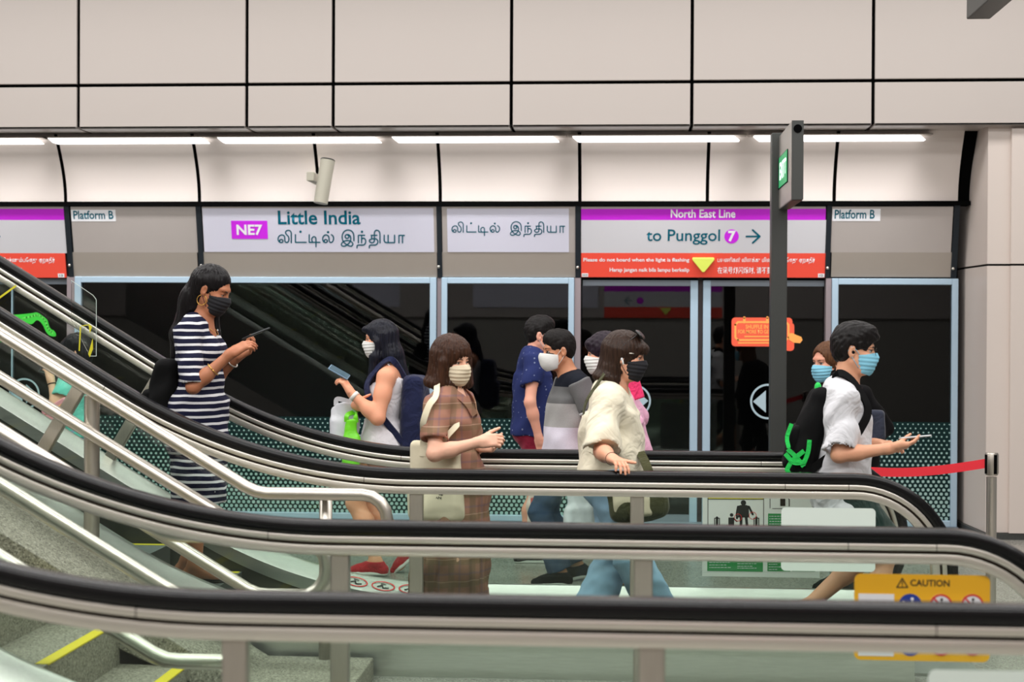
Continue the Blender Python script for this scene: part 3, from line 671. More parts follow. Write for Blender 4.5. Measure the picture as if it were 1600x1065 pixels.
def steps(t, Ya, Yb, n=9):
    tops = [(-0.86, 0.013), (-1.26, 0.05), (-1.66, 0.15), (-2.06, 0.285), (-2.46, 0.43), (-2.86, 0.645)]+[(-2.86-0.4*k, 0.645+0.24*k) for k in range(1, 6)]
    for k, (xr, z) in enumerate(tops):
        mb = MB().box(xr-0.40, xr, Ya, Yb, z-0.03, z).box(xr-0.03, xr, Ya, Yb, max(-0.05, z-0.27), z-0.03)
        s = obj('step', mb, M['tread'], t)
        mb = MB().box(xr-0.38, xr-0.01, Yb-0.05, Yb-0.002, z-0.001, z+0.0015); obj('yellow_edge', mb, M['yellow'], s)
Y1, Y2, Y3, Y4 = 3.84, 5.30, 7.30, 8.54
def escalator(Ya, Yb, label, stk):
    t = thing('escalator', (0, (Ya+Yb)/2, 0), label, 'escalator')
    balustrade(t, Ya, 1, [-0.955, 0.08], [-2.67])
    balustrade(t, Yb, -1, [-0.955, 0.08], [-2.67], stk)
    steps(t, Ya+0.13, Yb-0.13)
    mb = MB().box(-1.02, 1.7, Ya+0.13, Yb-0.13, 0.0, 0.014); l = obj('landing_plate', mb, M['comb'], t)
    mb = MB().box(-1.03, -0.97, Ya+0.13, Yb-0.13, 0.0135, 0.016); obj('yellow_edge', mb, M['yellow'], l)
    return t
EA = escalator(Y1, Y2, 'nearest escalator in front, with the yellow CAUTION sign on its glass', None)
EB = escalator(Y3, Y4, 'farther escalator carrying the woman in the striped dress', [-1.44+0.15*k for k in range(4)])
# signs fixed on the balustrade glass
def glass_sign(par, Y, front):
    pl = Plane((0, Y-0.008, 0)); sg = 1
    a0, a1, b0, b1 = 0.765, 1.235, 0.487, 0.79
    if not front:
        o = obj('sign_back', pl.arect(MB(), a0-0.02, b0+0.02, a1-0.06, b1+0.01, 0.0, 0.003, 0, 0.02), M['sign_back'], par); return
    X = lambda px: WX(px, Y, 960); Z = lambda py: WZ(py, Y, 1440)
    o = obj('caution_sign', pl.rect(MB(), 1334.5, 897, 1546.5, 1032, 0.0, 0.003, 0, 0.022), M['sign_yellow'], par)
    def sub(n, f, m):
        mb = MB(); f(mb); return obj(n, mb, m, o, fixn=False)
    def tri(mb):
        pl.line(mb, [(1401, 917), (1409.5, 903), (1418, 917), (1401, 917)], 1.9, 0.0036); pl.line(mb, [(1409.5, 907.5), (1409.5, 912.5)], 1.7, 0.0036); pl.disc(mb, 1409.5, 915, 0.9, 0.003, 0.0037)
    sub('warning_triangle', tri, M['ink'])
    pl.text('lettering', 'CAUTION', 1422, 905, 1483.5, 915.5, M['ink'], o, 0.0036, 0.025)
    sub('blank_label', lambda mb: pl.rect(mb, 1341, 927, 1396.5, 1024, 0.002, 0.0036), M['white'])
    for y in (945, 1006):
        sub('mandatory_disc', lambda mb: pl.disc(mb, 1422, y, 18.5, 0.002, 0.0036), M['blue'])
        def man(mb):
            pl.disc(mb, 1425, y-10, 2.4, 0.003, 0.0044); pl.line(mb, [(1425, y-6), (1424, y+4), (1420, y+12)], 3.4, 0.0044); pl.line(mb, [(1424, y+4), (1429, y+12)], 3, 0.0044); pl.line(mb, [(1411, y-7), (1417, y-2), (1424, y-3)], 2.2, 0.0044)
        sub('pictogram', man, M['white'])
        for cx in (1470, 1519):
            sub('prohibition_disc', lambda mb: pl.disc(mb, cx, y, 18, 0.002, 0.0036), M['white'])
            def fig(mb):
                pl.disc(mb, cx+1, y-9, 2.2, 0.003, 0.0042); pl.line(mb, [(cx+1, y-5), (cx, y+4), (cx-4, y+11)], 3, 0.0042); pl.line(mb, [(cx, y+4), (cx+5, y+11)], 2.6, 0.0042); pl.line(mb, [(cx-9, y+3), (cx-3, y-2), (cx+9, y+2)], 2.0, 0.0042)
            sub('pictogram', fig, M['ink'])
            def rg(mb):
                pl.ring(mb, cx, y, 18, 3.0, 0.0048); pl.line(mb, [(cx-12, y-12), (cx+12, y+12)], 2.6, 0.0046)
            sub('prohibition_ring', rg, M['red_ring'])
glass_sign(EA, Y1, False); glass_sign(EA, Y2, True); glass_sign(EB, Y3, False)
# information board on the farthest balustrade
pl = Plane((0, Y4-0.010, 0))
b = obj('safety_board', pl.rect(MB(), 1097.5, 752, 1281, 901, 0.0, 0.004), M['paper'], EB)
def bsub(n, f, m):
    mb = MB(); f(mb); return obj(n, mb, m, b, fixn=False)
def lines(mb):
    for q in ([(1106, 752), (1106, 822)], [(1193, 752), (1193, 822)], [(1106, 779.5), (1193, 779.5)], [(1203, 779), (1203, 793)], [(1207, 794), (1222, 794)]): pl.line(mb, q, 1.0, 0.0052)
bsub('border', lines, M['ink'])
bsub('yellow_band', lambda mb: pl.rect(mb, 1106, 765, 1193, 779, 0.003, 0.005), M['yellow'])
def figs(mb):
    pl.disc(mb, 1161.5, 785, 4.2, 0.003, 0.005)
    pl.pxpoly(mb, [(1153, 790), (1157, 788.5), (1166, 788.5), (1170, 790), (1170, 808), (1153, 808)], 0.003, 0.005)
    pl.line(mb, [(1158, 806), (1157.5, 824)], 4.2, 0.0052); pl.line(mb, [(1165.5, 806), (1167.5, 824)], 4.2, 0.0052)
    pl.line(mb, [(1153, 791), (1151, 802), (1151.5, 809)], 3.2, 0.0053); pl.line(mb, [(1170, 791), (1176, 803)], 3.2, 0.0054)
    pl.disc(mb, 1143, 804, 2.8, 0.003, 0.005); pl.pxpoly(mb, [(1138, 808), (1147, 808), (1147, 822), (1138, 822)], 0.003, 0.005); pl.line(mb, [(1146, 809), (1151, 814)], 2, 0.0053)
    for x in (1116.5, 1178): pl.line(mb, [(x, 824), (x, 809), (x+7.5, 809), (x+7.5, 824)], 1.4, 0.0053); pl.line(mb, [(x+3.7, 808), (x+3.7, 824)], 3.6, 0.0054)
    pl.pxpoly(mb, [(1219, 772), (1227, 772), (1227, 790), (1219, 790)], 0.003, 0.005); pl.line(mb, [(1228, 773), (1233, 780), (1233, 790)], 1.6, 0.0053)
bsub('pictogram', figs, M['ink'])
bsub('warning_ring', lambda mb: (pl.ring(mb, 1153, 808, 6, 0.8, 0.006), pl.ring(mb, 1176, 805, 6, 0.8, 0.006)), M['red_ring'])
bsub('text_block', lambda mb: (pl.rect(mb, 1200, 802, 1240, 825, 0.003, 0.005), pl.rect(mb, 1105, 868, 1192, 892, 0.003, 0.005), pl.rect(mb, 1199, 868, 1234.5, 892, 0.003, 0.005), pl.rect(mb, 1238, 868, 1273.5, 892, 0.003, 0.005)), M['green_block'])
def small(mb):
    rg = random.Random(3)
    for x0, x1, ys in ((1108, 1146, (874, 878, 882, 886)), (1152, 1190, (872, 876, 880, 884, 887)), (1201, 1228, (873, 877, 881, 885, 889)), (1241, 1270, (873, 877, 881)), (1202, 1238, (806, 810, 814, 818, 822))):
        for y in ys:
            x = x0; end = x1-rg.random()*12
            while x < end-2:
                w = rg.uniform(1.5, 5); pl.line(mb, [(x, y), (min(x+w, end), y)], 0.9, 0.0055, dots=False); x += w+1.2
bsub('small_print', small, M['white'])
# clear deflector guards with yellow edges, hung on the farthest balustrade
for (pts, edges, lb) in (([(112, 438), (146, 461), (151, 468), (151, 556), (141, 556), (112, 500)], [[(141, 509), (141, 556)], [(125, 509), (125, 545)]], 0),):
    gp = Plane((0, Y4-0.05, 0)); o = obj('deflector_guard', gp.pxpoly(MB(), pts, 0, 0.006), M['acrylic'], EB)
    mb = MB()
    for a, c in zip(pts[:-2], pts[1:-1]): gp.line(mb, [a, c], 0.9, 0.0065)
    obj('guard_rim', mb, M['sign_back'], o, fixn=False)
    mb = MB(); gp.pxpoly(mb, [(139, 505), (144.5, 510), (141, 521)], 0.006, 0.008); gp.pxpoly(mb, [(145.5, 528), (146, 545), (141, 558), (138.5, 553)], 0.006, 0.008); gp.line(mb, [(126.5, 510), (124.5, 548)], 2.2, 0.007, dots=False); gp.line(mb, [(128, 509), (140, 507)], 1.4, 0.007, dots=False)
    obj('guard_edge', mb, M['yellow'], o, fixn=False)
gp = Plane((0, Y4-0.05, 0)); o = obj('deflector_guard', gp.pxpoly(MB(), [(-30, 470), (-30, 462), (0, 443), (12, 438.5), (30, 440), (26, 446), (0, 464)], 0, 0.006), M['acrylic'], EB)
mb = MB(); gp.line(mb, [(-20, 480), (0, 465), (26, 446)], 3.2, 0.007, dots=False); obj('guard_edge', mb, M['yellow'], o, fixn=False)
# ------------------------------------------------------------------ staircase between the escalators
ST = thing('staircase', (-3, 6.3, 0), 'speckled granite staircase with yellow nosings between the two escalators', 'stairs')
xn = -1.85
for k in range(12):
    x = xn-0.30*k; z = 0.165+0.18*k
    s = obj('step', MB().box(x-0.31, x, 5.52, 6.60, max(0, z-0.5), z), M['stone'], ST)
    obj('nosing', MB().box(x-0.05, x+0.002, 5.75, 6.56, z-0.004, z+0.002), M['nosing'], s)
cl = lambda x: 0.1+max(0, (-1.62-x)*SL)
X = [-5.4, -1.62, -1.13]
obj('curb', MB().strip([(x, cl(x)) for x in X], [(x, max(0, cl(x)-0.7)) for x in X], 6.58, 7.14), M['stone'], ST, bevel=0.006)
def stair_rail(Y, label):
    t = thing('stair_handrail', (-2.4, Y, 0), label, 'handrail', None)
    def line(z, xb): return lambda x: z+max(0, (xb-x)*SL)
    r = 0.029; arc = lambda cx, cz, rad, a0, a1: [(cx+rad*math.cos(math.radians(a0+(a1-a0)*i/8)), Y, cz+rad*math.sin(math.radians(a0+(a1-a0)*i/8))) for i in range(9)]
    zt, zm, zl = 0.862, 0.635, 0.40; xb = -1.66
    xe = -1.055
    up = [(-5.4, Y, zt+SL*(xb+5.4)), (xb-0.05, Y, zt+SL*0.05), (xb, Y, zt+0.008), (xb+0.05, Y, zt)]
    rad = (zt-zm)/2
    path = up+arc(xe-rad, zt-rad, rad, 90, -90)+[(xb+0.11, Y, zm), (xb+0.05, Y, zm+0.006), (xb, Y, zm+0.03), (-5.4, Y, zm+SL*(xb+5.4)+0.02)]
    obj('tube', MB().tube(path, r, 16), M['steel_tube'], t, True)
    path = [(-5.4, Y, zl+SL*(xb+5.4)), (xb-0.04, Y, zl+SL*0.04), (xb+0.01, Y, zl+0.004), (xb+0.06, Y, zl), (-1.36, Y, zl)]
    obj('tube', MB().tube(path, r, 16), M['steel_tube'], t, True)
    zf = 0.1 if Y > 6.5 else 0.0
    if Y > 6.5: obj('post', MB().tube([(-1.347, Y+0.05, zf), (-1.347, Y+0.05, zt-0.03)], 0.03, 16), M['steel_post'], t, True)
    xp = -2.445; obj('post', MB().tube([(xp, Y+0.05, (cl(xp) if Y > 6.5 else 0.495)-0.01), (xp, Y+0.05, 1.3)], 0.036, 18), M['steel_post'], t, 'auto')
    mb = MB()
    for x, z in (((-1.347, zt), (-1.347, zm), (-1.347, zl)) if Y > 6.5 else ())+((xp, zm+SL*(xb-xp)), (xp, zl+SL*(xb-xp)), (xp, zt+SL*(xb-xp))): mb.tube([(x, Y, z), (x, Y+0.05, z)], 0.012, 8)
    obj('bracket', mb, M['steel_post'], t, True)
stair_rail(7.04, 'steel tube stair handrail standing in front of the farther escalator')
stair_rail(5.60, 'steel tube stair handrail close behind the nearest escalator glass')
# ------------------------------------------------------------------ exit sign on its pole
t = thing('exit_sign', (WX(1215, 10.7), 10.7, 0), 'dark grey pole with a green lit EXIT box on top', 'sign')
xp0, xp1 = WX(1203, 10.7), WX(1228, 10.7)
obj('pole', MB().box(xp0, xp1, 10.64, 10.76, 0, 2.95), M['grey_dark'], t, bevel=0.006)
bx0, bx1 = WX(1237, 9.85, 250), WX(1255, 9.85, 250); zb0, zb1 = 2.435, 2.925
obj('sign_box', MB().box(bx0, bx1, 9.85, 10.78, zb0, zb1), [M['sign_face']], t, bevel=0.004)
obj('end_cap', MB().box(bx0-0.001, bx1+0.001, 9.842, 9.853, zb0-0.001, zb1+0.001), M['grey_dark'], t)
obj('base_plate', MB().box(bx0+0.002, bx1-0.002, 9.86, 10.6, zb0-0.004, zb0), M['grey_dark'], t)
obj('speaker_hole', MB().tube([((bx0+bx1)/2, 9.846, zb1-0.05), ((bx0+bx1)/2, 9.835, zb1-0.05)], 0.026, 20), M['black'], t)
sp = Plane((bx0-0.002, 10.66, 2.565), (0, -1, 0), (0, 0, 1))
obj('screen_recess', sp.arect(MB(), 0, 0, 0.6, 0.21, 0, 0.003), M['black'], t)
M['exit_green'] = mat('exit_green', rgb(16, 150, 88), 0.4, emit=0.55); M['exit_white'] = mat('exit_white', rgb(235, 255, 245), 0.4, emit=1.0)
s = obj('screen', sp.arect(MB(), 0.08, 0.004, 0.59, 0.206, 0.002, 0.005), M['exit_green'], t)
c0 = [(0.14, 0.06), (0.46, 0.16)]
def exit_text():
    c = bpy.data.curves.new('lettering', 'FONT'); c.body = 'EXIT'; c.offset = 0.03; o = bpy.data.objects.new('lettering', c); COL.objects.link(o)
    dg = bpy.context.evaluated_depsgraph_get(); me = bpy.data.meshes.new_from_object(o.evaluated_get(dg)); bpy.data.objects.remove(o)
    n = len(me.vertices); co = np.empty(n*3, 'f'); me.vertices.foreach_get('co', co); co = co.reshape(-1, 3); mn, mx = co.min(0), co.max(0)
    W = np.array([tuple(sp.w(0.14+(p[0]-mn[0])/(mx[0]-mn[0])*0.32, 0.05+(p[1]-mn[1])/(mx[1]-mn[1])*0.115, 0.006)) for p in co]); me.vertices.foreach_set('co', W.astype('f').ravel()); me.materials.clear()
    link('lettering', me, M['exit_white'], s)
exit_text()
mb = MB(); sp.line(mb, [(0.5, 0.07), (0.5, 0.16)], 0.02, 0.0062, px=False); sp.line(mb, [(0.48, 0.15), (0.55, 0.15)], 0.02, 0.0064, px=False); obj('arrow', mb, M['exit_white'], s, fixn=False)
# hanging sign cut by the top right corner
YH = 9.0; t = thing('hanging_sign', (WX(1528, YH, 28), YH-0.9, WZ(30, YH, 1540)), 'dark grey underside of a hanging sign at the top right corner', 'sign')
a, b = WX(1510, YH, 28), WX(1547, YH, 28); z = WZ(30, YH, 1540)
obj('sign_box', MB().box(a, b, YH-1.9, YH, z, z+0.42), M['grey_dark'], t, bevel=0.006)
obj('rod', MB().tube([((a+b)/2, YH-0.4, z+0.4), ((a+b)/2, YH-0.4, 5.2)], 0.012, 10), M['steel_post'], t, True)
obj('rod', MB().tube([((a+b)/2, YH-1.5, z+0.4), ((a+b)/2, YH-1.5, 5.2)], 0.012, 10), M['steel_post'], t, True)
# tube-shaped camera on the curved panels
t = thing('wall_camera', P(505, 317, 12.6), 'cream cylindrical loudspeaker tilted on the curved panel above the station name', 'loudspeaker')
p0, p1 = P(501, 317.5, 12.42), P(512, 251, 12.46)
mb = MB().tube([p1+(p1-p0)*0.02, p1+(p1-p0)*0.0, p0], [0.052, 0.058, 0.056], 24); obj('body', mb, M['camera_beige'], t, 'auto')
mb = MB().tube([p1+(p1-p0)*0.018, p1+(p1-p0)*0.04], [0.06, 0.052], 24); obj('end_cap', mb, M['dark'], t, 'auto')
q = P(492, 279, 12.62); mb = MB().obox(q, Vector((0.03, 0, 0)), Vector((0, 0.2, 0)), Vector((0, 0, 0.036))); obj('bracket', mb, M['camera_beige'], t, bevel=0.005)
# belt barrier
YB = 8.75
def queue_post(px, Y, label):
    x = WX(px, Y); t = thing('queue_post', (x, Y, 0), label, 'barrier post')
    obj('base', MB().lathe([(0.0, 0), (0.17, 0), (0.175, 0.012), (0.15, 0.03), (0.04, 0.045), (0.0, 0.045)], (x, Y, 0), 32), M['steel_post'], t, 'auto')
    obj('pole', MB().lathe([(0.028, 0.04), (0.028, WZ(738, Y))], (x, Y, 0), 20), M['steel_tube'], t, 'auto')
    z0, z1 = WZ(736, Y), WZ(701, Y)
    obj('belt_head', MB().lathe([(0.0, z0), (0.03, z0), (0.036, z0+0.01), (0.036, z1-0.008), (0.032, z1), (0.0, z1)], (x, Y, 0), 24), M['steel_post'], t, 'auto')
    mb = MB()
    for an in (20, 110, 200, 290):
        c, s = math.cos(math.radians(an)), math.sin(math.radians(an)); mb.obox((x+0.034*c, Y+0.034*s, (z0+z1)/2), Vector((-s, c, 0))*0.009, Vector((c, s, 0))*0.004, Vector((0, 0, (z1-z0)*0.42)))
    obj('slot', mb, M['black'], t); return t, x
QP, xq = queue_post(1551, YB, 'steel queue barrier post with a red belt, in front of the column')
xl = WX(1310, 9.3); zt = WZ(719, YB)
q0, q1 = Vector((xq-0.03, YB, WZ(717.5, YB))), Vector((xl, 9.3, WZ(728, 9.3)))
pts = [q0.lerp(q1, k/14)-Vector((0, 0, 0.035*math.sin(math.pi*k/14))) for k in range(15)]
hw = 0.0255; vs = []
for p in pts: vs += [p+Vector((0, 0, hw)), p-Vector((0, 0, hw))]
me = MB().add(vs, [(2*i, 2*i+1, 2*i+3, 2*i+2) for i in range(14)]); o = obj('belt', me, M['belt'], QP); sd = o.modifiers.new('cloth', 'SOLIDIFY'); sd.thickness = 0.002
queue_post(1306, 9.32, 'steel queue post hidden behind the man in the white T-shirt')
# ------------------------------------------------------------------ smooth solids (figures, clothes, bags)
def V3(v): return np.array(v, dtype=np.float32)
def unit(v): v = V3(v); return v/np.linalg.norm(v)
def basis(x, z):
    """orthonormal columns from a forward and an up hint"""
    x = unit(x); z = V3(z); y = np.cross(z, x); y /= np.linalg.norm(y); z = np.cross(x, y); return np.stack([x, y, z], 1)
def cap(a, b, ra, rb=None, k=0.02): return ('cap', V3(a), V3(b), ra, ra if rb is None else rb, k)
def ell(c, r, R=None, k=0.03): return ('ell', V3(c), V3(r), np.eye(3, dtype=np.float32) if R is None else R.astype(np.float32), k)
def rbox(c, h, r, R=None, k=0.01): return ('box', V3(c), V3(h), r, np.eye(3, dtype=np.float32) if R is None else R.astype(np.float32), k)
def cone(a, b, ra, rb, fx=None, k=0.02):
    """flat-ended tapered tube; ra, rb = (radius along fx, radius across)"""
    ra = ra if isinstance(ra, tuple) else (ra, ra); rb = rb if isinstance(rb, tuple) else (rb, rb)
    return ('cone', V3(a), V3(b), ra, rb, V3((1, 0, 0)) if fx is None else V3(fx), k)
def infl(p, d, k=None):
    t = p[0]
    if t == 'cap': q = ('cap', p[1], p[2], p[3]+d, p[4]+d, p[5])
    elif t == 'ell': q = ('ell', p[1], p[2]+d, p[3], p[4])
    elif t == 'box': q = ('box', p[1], p[2]+d, p[3], p[4], p[5])
    else: q = ('cone', p[1], p[2], tuple(x+d for x in p[3]), tuple(x+d for x in p[4]), p[5], p[6])
    return q if k is None else q[:-1]+(k,)
def pbox(p):
    t = p[0]
    if t == 'cap': r = max(p[3], p[4]); return np.minimum(p[1], p[2])-r, np.maximum(p[1], p[2])+r
    if t == 'ell': r = float(p[2].max()); return p[1]-r, p[1]+r
    if t == 'box': r = float(np.linalg.norm(p[2])); return p[1]-r, p[1]+r
    r = max(p[3]+p[4]); return np.minimum(p[1], p[2])-r, np.maximum(p[1], p[2])+r
def pdist(p, X):
    t = p[0]
    if t == 'cap':
        a, b = p[1], p[2]; ab = b-a; L = float(ab@ab)+1e-12
        u = np.clip(((X-a)@ab)/L, 0, 1); d = X-a-u[..., None]*ab
        return np.sqrt((d*d).sum(-1))-(p[3]+(p[4]-p[3])*u)
    if t == 'ell':
        q = (X-p[1])@p[3]; k0 = np.sqrt(((q/p[2])**2).sum(-1))+1e-9; k1 = np.sqrt(((q/(p[2]**2))**2).sum(-1))+1e-9
        return k0*(k0-1)/k1
    if t == 'box':
        q = np.abs((X-p[1])@p[4])-(p[2]-p[3]); m = np.maximum(q, 0)
        return np.sqrt((m*m).sum(-1))+np.minimum(q.max(-1), 0)-p[3]
    a, b = p[1], p[2]; ab = b-a; L = float(np.linalg.norm(ab)); ax = ab/L
    fx = p[5]-ax*float(p[5]@ax); fx = fx/np.linalg.norm(fx); fy = np.cross(ax, fx)
    D = X-a; h = D@ax; u = np.clip(h/L, 0, 1)
    r0 = p[3][0]+(p[4][0]-p[3][0])*u; r1 = p[3][1]+(p[4][1]-p[3][1])*u
    x = D@fx; y = D@fy; rad = (np.sqrt((x/r0)**2+(y/r1)**2)-1)*np.minimum(r0, r1)
    e = np.maximum(-h, h-L); m = np.sqrt(np.maximum(rad+0.006, 0)**2+np.maximum(e+0.006, 0)**2)
    return m+np.minimum(np.maximum(rad, e)+0.006, 0)-0.006
class Field:
    def __init__(s): s.ops = []; s.post = []
    def add(s, *ps): s.ops += [('u', p) for p in ps]; return s
    def sub(s, *ps): s.ops += [('s', p) for p in ps]; return s
    def cut(s, pt, n): s.ops.append(('c', (V3(pt), unit(n)))); return s
    def isect(s, p): s.ops.append(('i', p)); return s
    def disp(s, f): s.post.append(f); return s
    def bounds(s):
        lo = np.full(3, 1e9); hi = -lo
        for o, p in s.ops:
            if o == 'u': a, b = pbox(p); lo = np.minimum(lo, a); hi = np.maximum(hi, b)
        return lo-0.02, hi+0.02
    def grid(s, lo, hi, h):
        n = [int(math.ceil((hi[i]-lo[i])/h))+1 for i in range(3)]
        ax = [lo[i]+h*np.arange(n[i]) for i in range(3)]
        X = np.stack(np.meshgrid(*ax, indexing='ij'), -1).astype(np.float32)
        F = np.full(n, 0.5, np.float32)
        for o, p in s.ops:
            if o == 'c':
                F = np.maximum(F, (X-p[0])@p[1]); continue
            if o == 'i': F = np.maximum(F, pdist(p, X)); continue
            k = p[-1]; a, b = pbox(p); m = k+0.05
            i0 = [max(0, int((a[i]-m-lo[i])/h)) for i in range(3)]; i1 = [min(n[i], int((b[i]+m-lo[i])/h)+2) for i in range(3)]
            if any(i0[i] >= i1[i] for i in range(3)): continue
            sl = tuple(slice(i0[i], i1[i]) for i in range(3))
            d = pdist(p, X[sl]); f = F[sl]
            if o == 'u':
                hh = np.maximum(k-np.abs(f-d), 0)/k; F[sl] = np.minimum(f, d)-hh*hh*k*0.25
            else:
                d = -d; hh = np.maximum(k-np.abs(f-d), 0)/k; F[sl] = np.maximum(f, d)+hh*hh*k*0.25
        for f in s.post: F = F+f(X)
        return F, X
def nets(F, lo, h):
    s = F < 0; n = F.shape
    def c(i, j, k): return (slice(i, n[0]-1+i), slice(j, n[1]-1+j), slice(k, n[2]-1+k))
    cnt = np.zeros([q-1 for q in n], np.int8)
    for i in (0, 1):
        for j in (0, 1):
            for k in (0, 1): cnt += s[c(i, j, k)]
    act = (cnt > 0) & (cnt < 8)
    I = np.argwhere(act)
    if len(I) == 0: return np.zeros((0, 3)), np.zeros((0, 4), int)
    acc = np.zeros((len(I), 3), np.float32); num = np.zeros(len(I), np.float32)
    def val(o): return F[I[:, 0]+o[0], I[:, 1]+o[1], I[:, 2]+o[2]]
    for ax in range(3):
        for a in (0, 1):
            for b in (0, 1):
                o = [a, b]; o.insert(ax, 0); o2 = list(o); o2[ax] = 1
                f0, f1 = val(o), val(o2); m = (f0 < 0) != (f1 < 0); t = np.where(m, f0/(f0-f1+1e-12*(f0 == f1)), 0)
                q = np.tile(np.array(o, np.float32), (len(I), 1)); q[:, ax] = t
                acc += q*m[:, None]; num += m
    Vt = (I+acc/num[:, None])*h+lo
    idx = np.full(act.shape, -1, np.int64); idx[tuple(I.T)] = np.arange(len(I))
    Q = []
    for ax in range(3):
        u, v = [(1, 2), (2, 0), (0, 1)][ax]
        sl0 = [slice(None)]*3; sl1 = [slice(None)]*3; sl0[ax] = slice(0, n[ax]-1); sl1[ax] = slice(1, n[ax])
        for q in (u, v): sl0[q] = slice(1, n[q]-1); sl1[q] = slice(1, n[q]-1)
        A, B = s[tuple(sl0)], s[tuple(sl1)]
        for flip, m in ((False, A & ~B), (True, ~A & B)):
            J = np.argwhere(m)
            if len(J) == 0: continue
            for q in (u, v): J[:, q] += 1
            def cell(du, dv):
                K = J.copy(); K[:, u] -= du; K[:, v] -= dv; return idx[tuple(K.T)]
            q4 = np.stack([cell(1, 1), cell(0, 1), cell(0, 0), cell(1, 0)], 1)
            Q.append(q4[:, ::-1] if flip else q4)
    Q = np.concatenate(Q) if Q else np.zeros((0, 4), int)
    return Vt, Q[(Q >= 0).all(1)]
def np_mesh(name, Vt, Q):
    me = bpy.data.meshes.new(name); me.vertices.add(len(Vt)); me.vertices.foreach_set('co', np.ascontiguousarray(Vt, dtype=np.float32).ravel())
    me.loops.add(len(Q)*4); me.loops.foreach_set('vertex_index', np.ascontiguousarray(Q, dtype=np.int32).ravel())
    me.polygons.add(len(Q)); me.polygons.foreach_set('loop_start', np.arange(0, len(Q)*4, 4, dtype=np.int32))
    me.polygons.foreach_set('use_smooth', np.ones(len(Q), bool)); me.update(calc_edges=True); me.validate(); return me
def fmesh(name, fld, m, parent, h=0.007, boxes=(), lo=None, hi=None):
    """mesh a field; boxes = [(lo, hi, h)] are meshed finer and cut out of the coarse mesh"""
    if lo is None: lo, hi = fld.bounds()
    F, X = fld.grid(lo, hi, h); Vt, Q = nets(F, lo, h)
    VS, QS, off = [], [], 0
    if boxes:
        C = Vt[Q].mean(1); keep = np.ones(len(Q), bool)
        for a, b, hh in boxes: keep &= ~((C > np.array(a)+h*1.2) & (C < np.array(b)-h*1.2)).all(1)
        Q = Q[keep]
    VS.append(Vt); QS.append(Q); off = len(Vt)
    for a, b, hh in boxes:
        F, X = fld.grid(np.array(a), np.array(b), hh); v, q = nets(F, np.array(a), hh); VS.append(v); QS.append(q+off); off += len(v)
    Vt = np.concatenate(VS); Q = np.concatenate(QS)
    used = np.zeros(len(Vt), bool); used[Q.ravel()] = True; mp = np.cumsum(used)-1
    return link(name, np_mesh(name, Vt[used], mp[Q]), m, parent)
# ------------------------------------------------------------------ people
def skin_mat(name, col):
    t = NT(name); b = t.bsdf(Base_Color=col, Roughness=0.5, Specular_IOR_Level=0.35)
    nz = t.n('ShaderNodeTexNoise'); nz.inputs['Scale'].default_value = 14; nz.inputs['Detail'].default_value = 3; t.l(t.pos(), nz.inputs[0])
    c2 = (min(1, col[0]*1.08), col[1]*0.93, col[2]*0.9, 1); t.l(t.mix(nz.outputs[0], col, c2), b.inputs['Base Color'])
    b.inputs['Subsurface Weight'].default_value = 0.08; b.inputs['Subsurface Radius'].default_value = (0.012, 0.005, 0.003); b.inputs['Subsurface Scale'].default_value = 0.6
    return t.m
def hair_mat(name, col, tip=None, rough=0.32):
    t = NT(name); b = t.bsdf(Base_Color=col, Roughness=rough, Specular_IOR_Level=0.16)
    mp = t.n('ShaderNodeMapping'); mp.inputs['Scale'].default_value = (90, 90, 7); t.l(t.pos(), mp.inputs[0])
    nz = t.n('ShaderNodeTexNoise'); nz.inputs['Scale'].default_value = 1.6; nz.inputs['Detail'].default_value = 3; t.l(mp.outputs[0], nz.inputs[0])
    c2 = tip or tuple(min(1, c*2.2+0.002) for c in col[:3])+(1,)
    col = tuple(c*0.7 for c in col[:3])+(1,)
    t.l(t.mix(t.math('POWER', nz.outputs[0], 1.6), col, c2), b.inputs['Base Color'])
    bp = t.n('ShaderNodeBump'); bp.inputs['Strength'].default_value = 0.6; bp.inputs['Distance'].default_value = 0.003; t.l(nz.outputs[0], bp.inputs['Height']); t.l(bp.outputs[0], b.inputs['Normal'])
    return t.m
M['eye_white'] = mat('eye_white', rgb(196, 186, 178), 0.3); M['iris'] = mat('iris_dark', rgb(30, 20, 16), 0.2)
M['brow'] = mat('brow_hair', rgb(24, 18, 16), 0.7)
M['mask_white'] = mat('mask_white', rgb(226, 226, 222), 0.8, 0, 0.02, 20, 0.1, 120); M['mask_black'] = mat('mask_black', rgb(20, 20, 26), 0.8)
M['mask_cream'] = mat('mask_cream', rgb(226, 212, 184), 0.8); M['mask_blue'] = mat('mask_blue', rgb(132, 198, 222), 0.8)
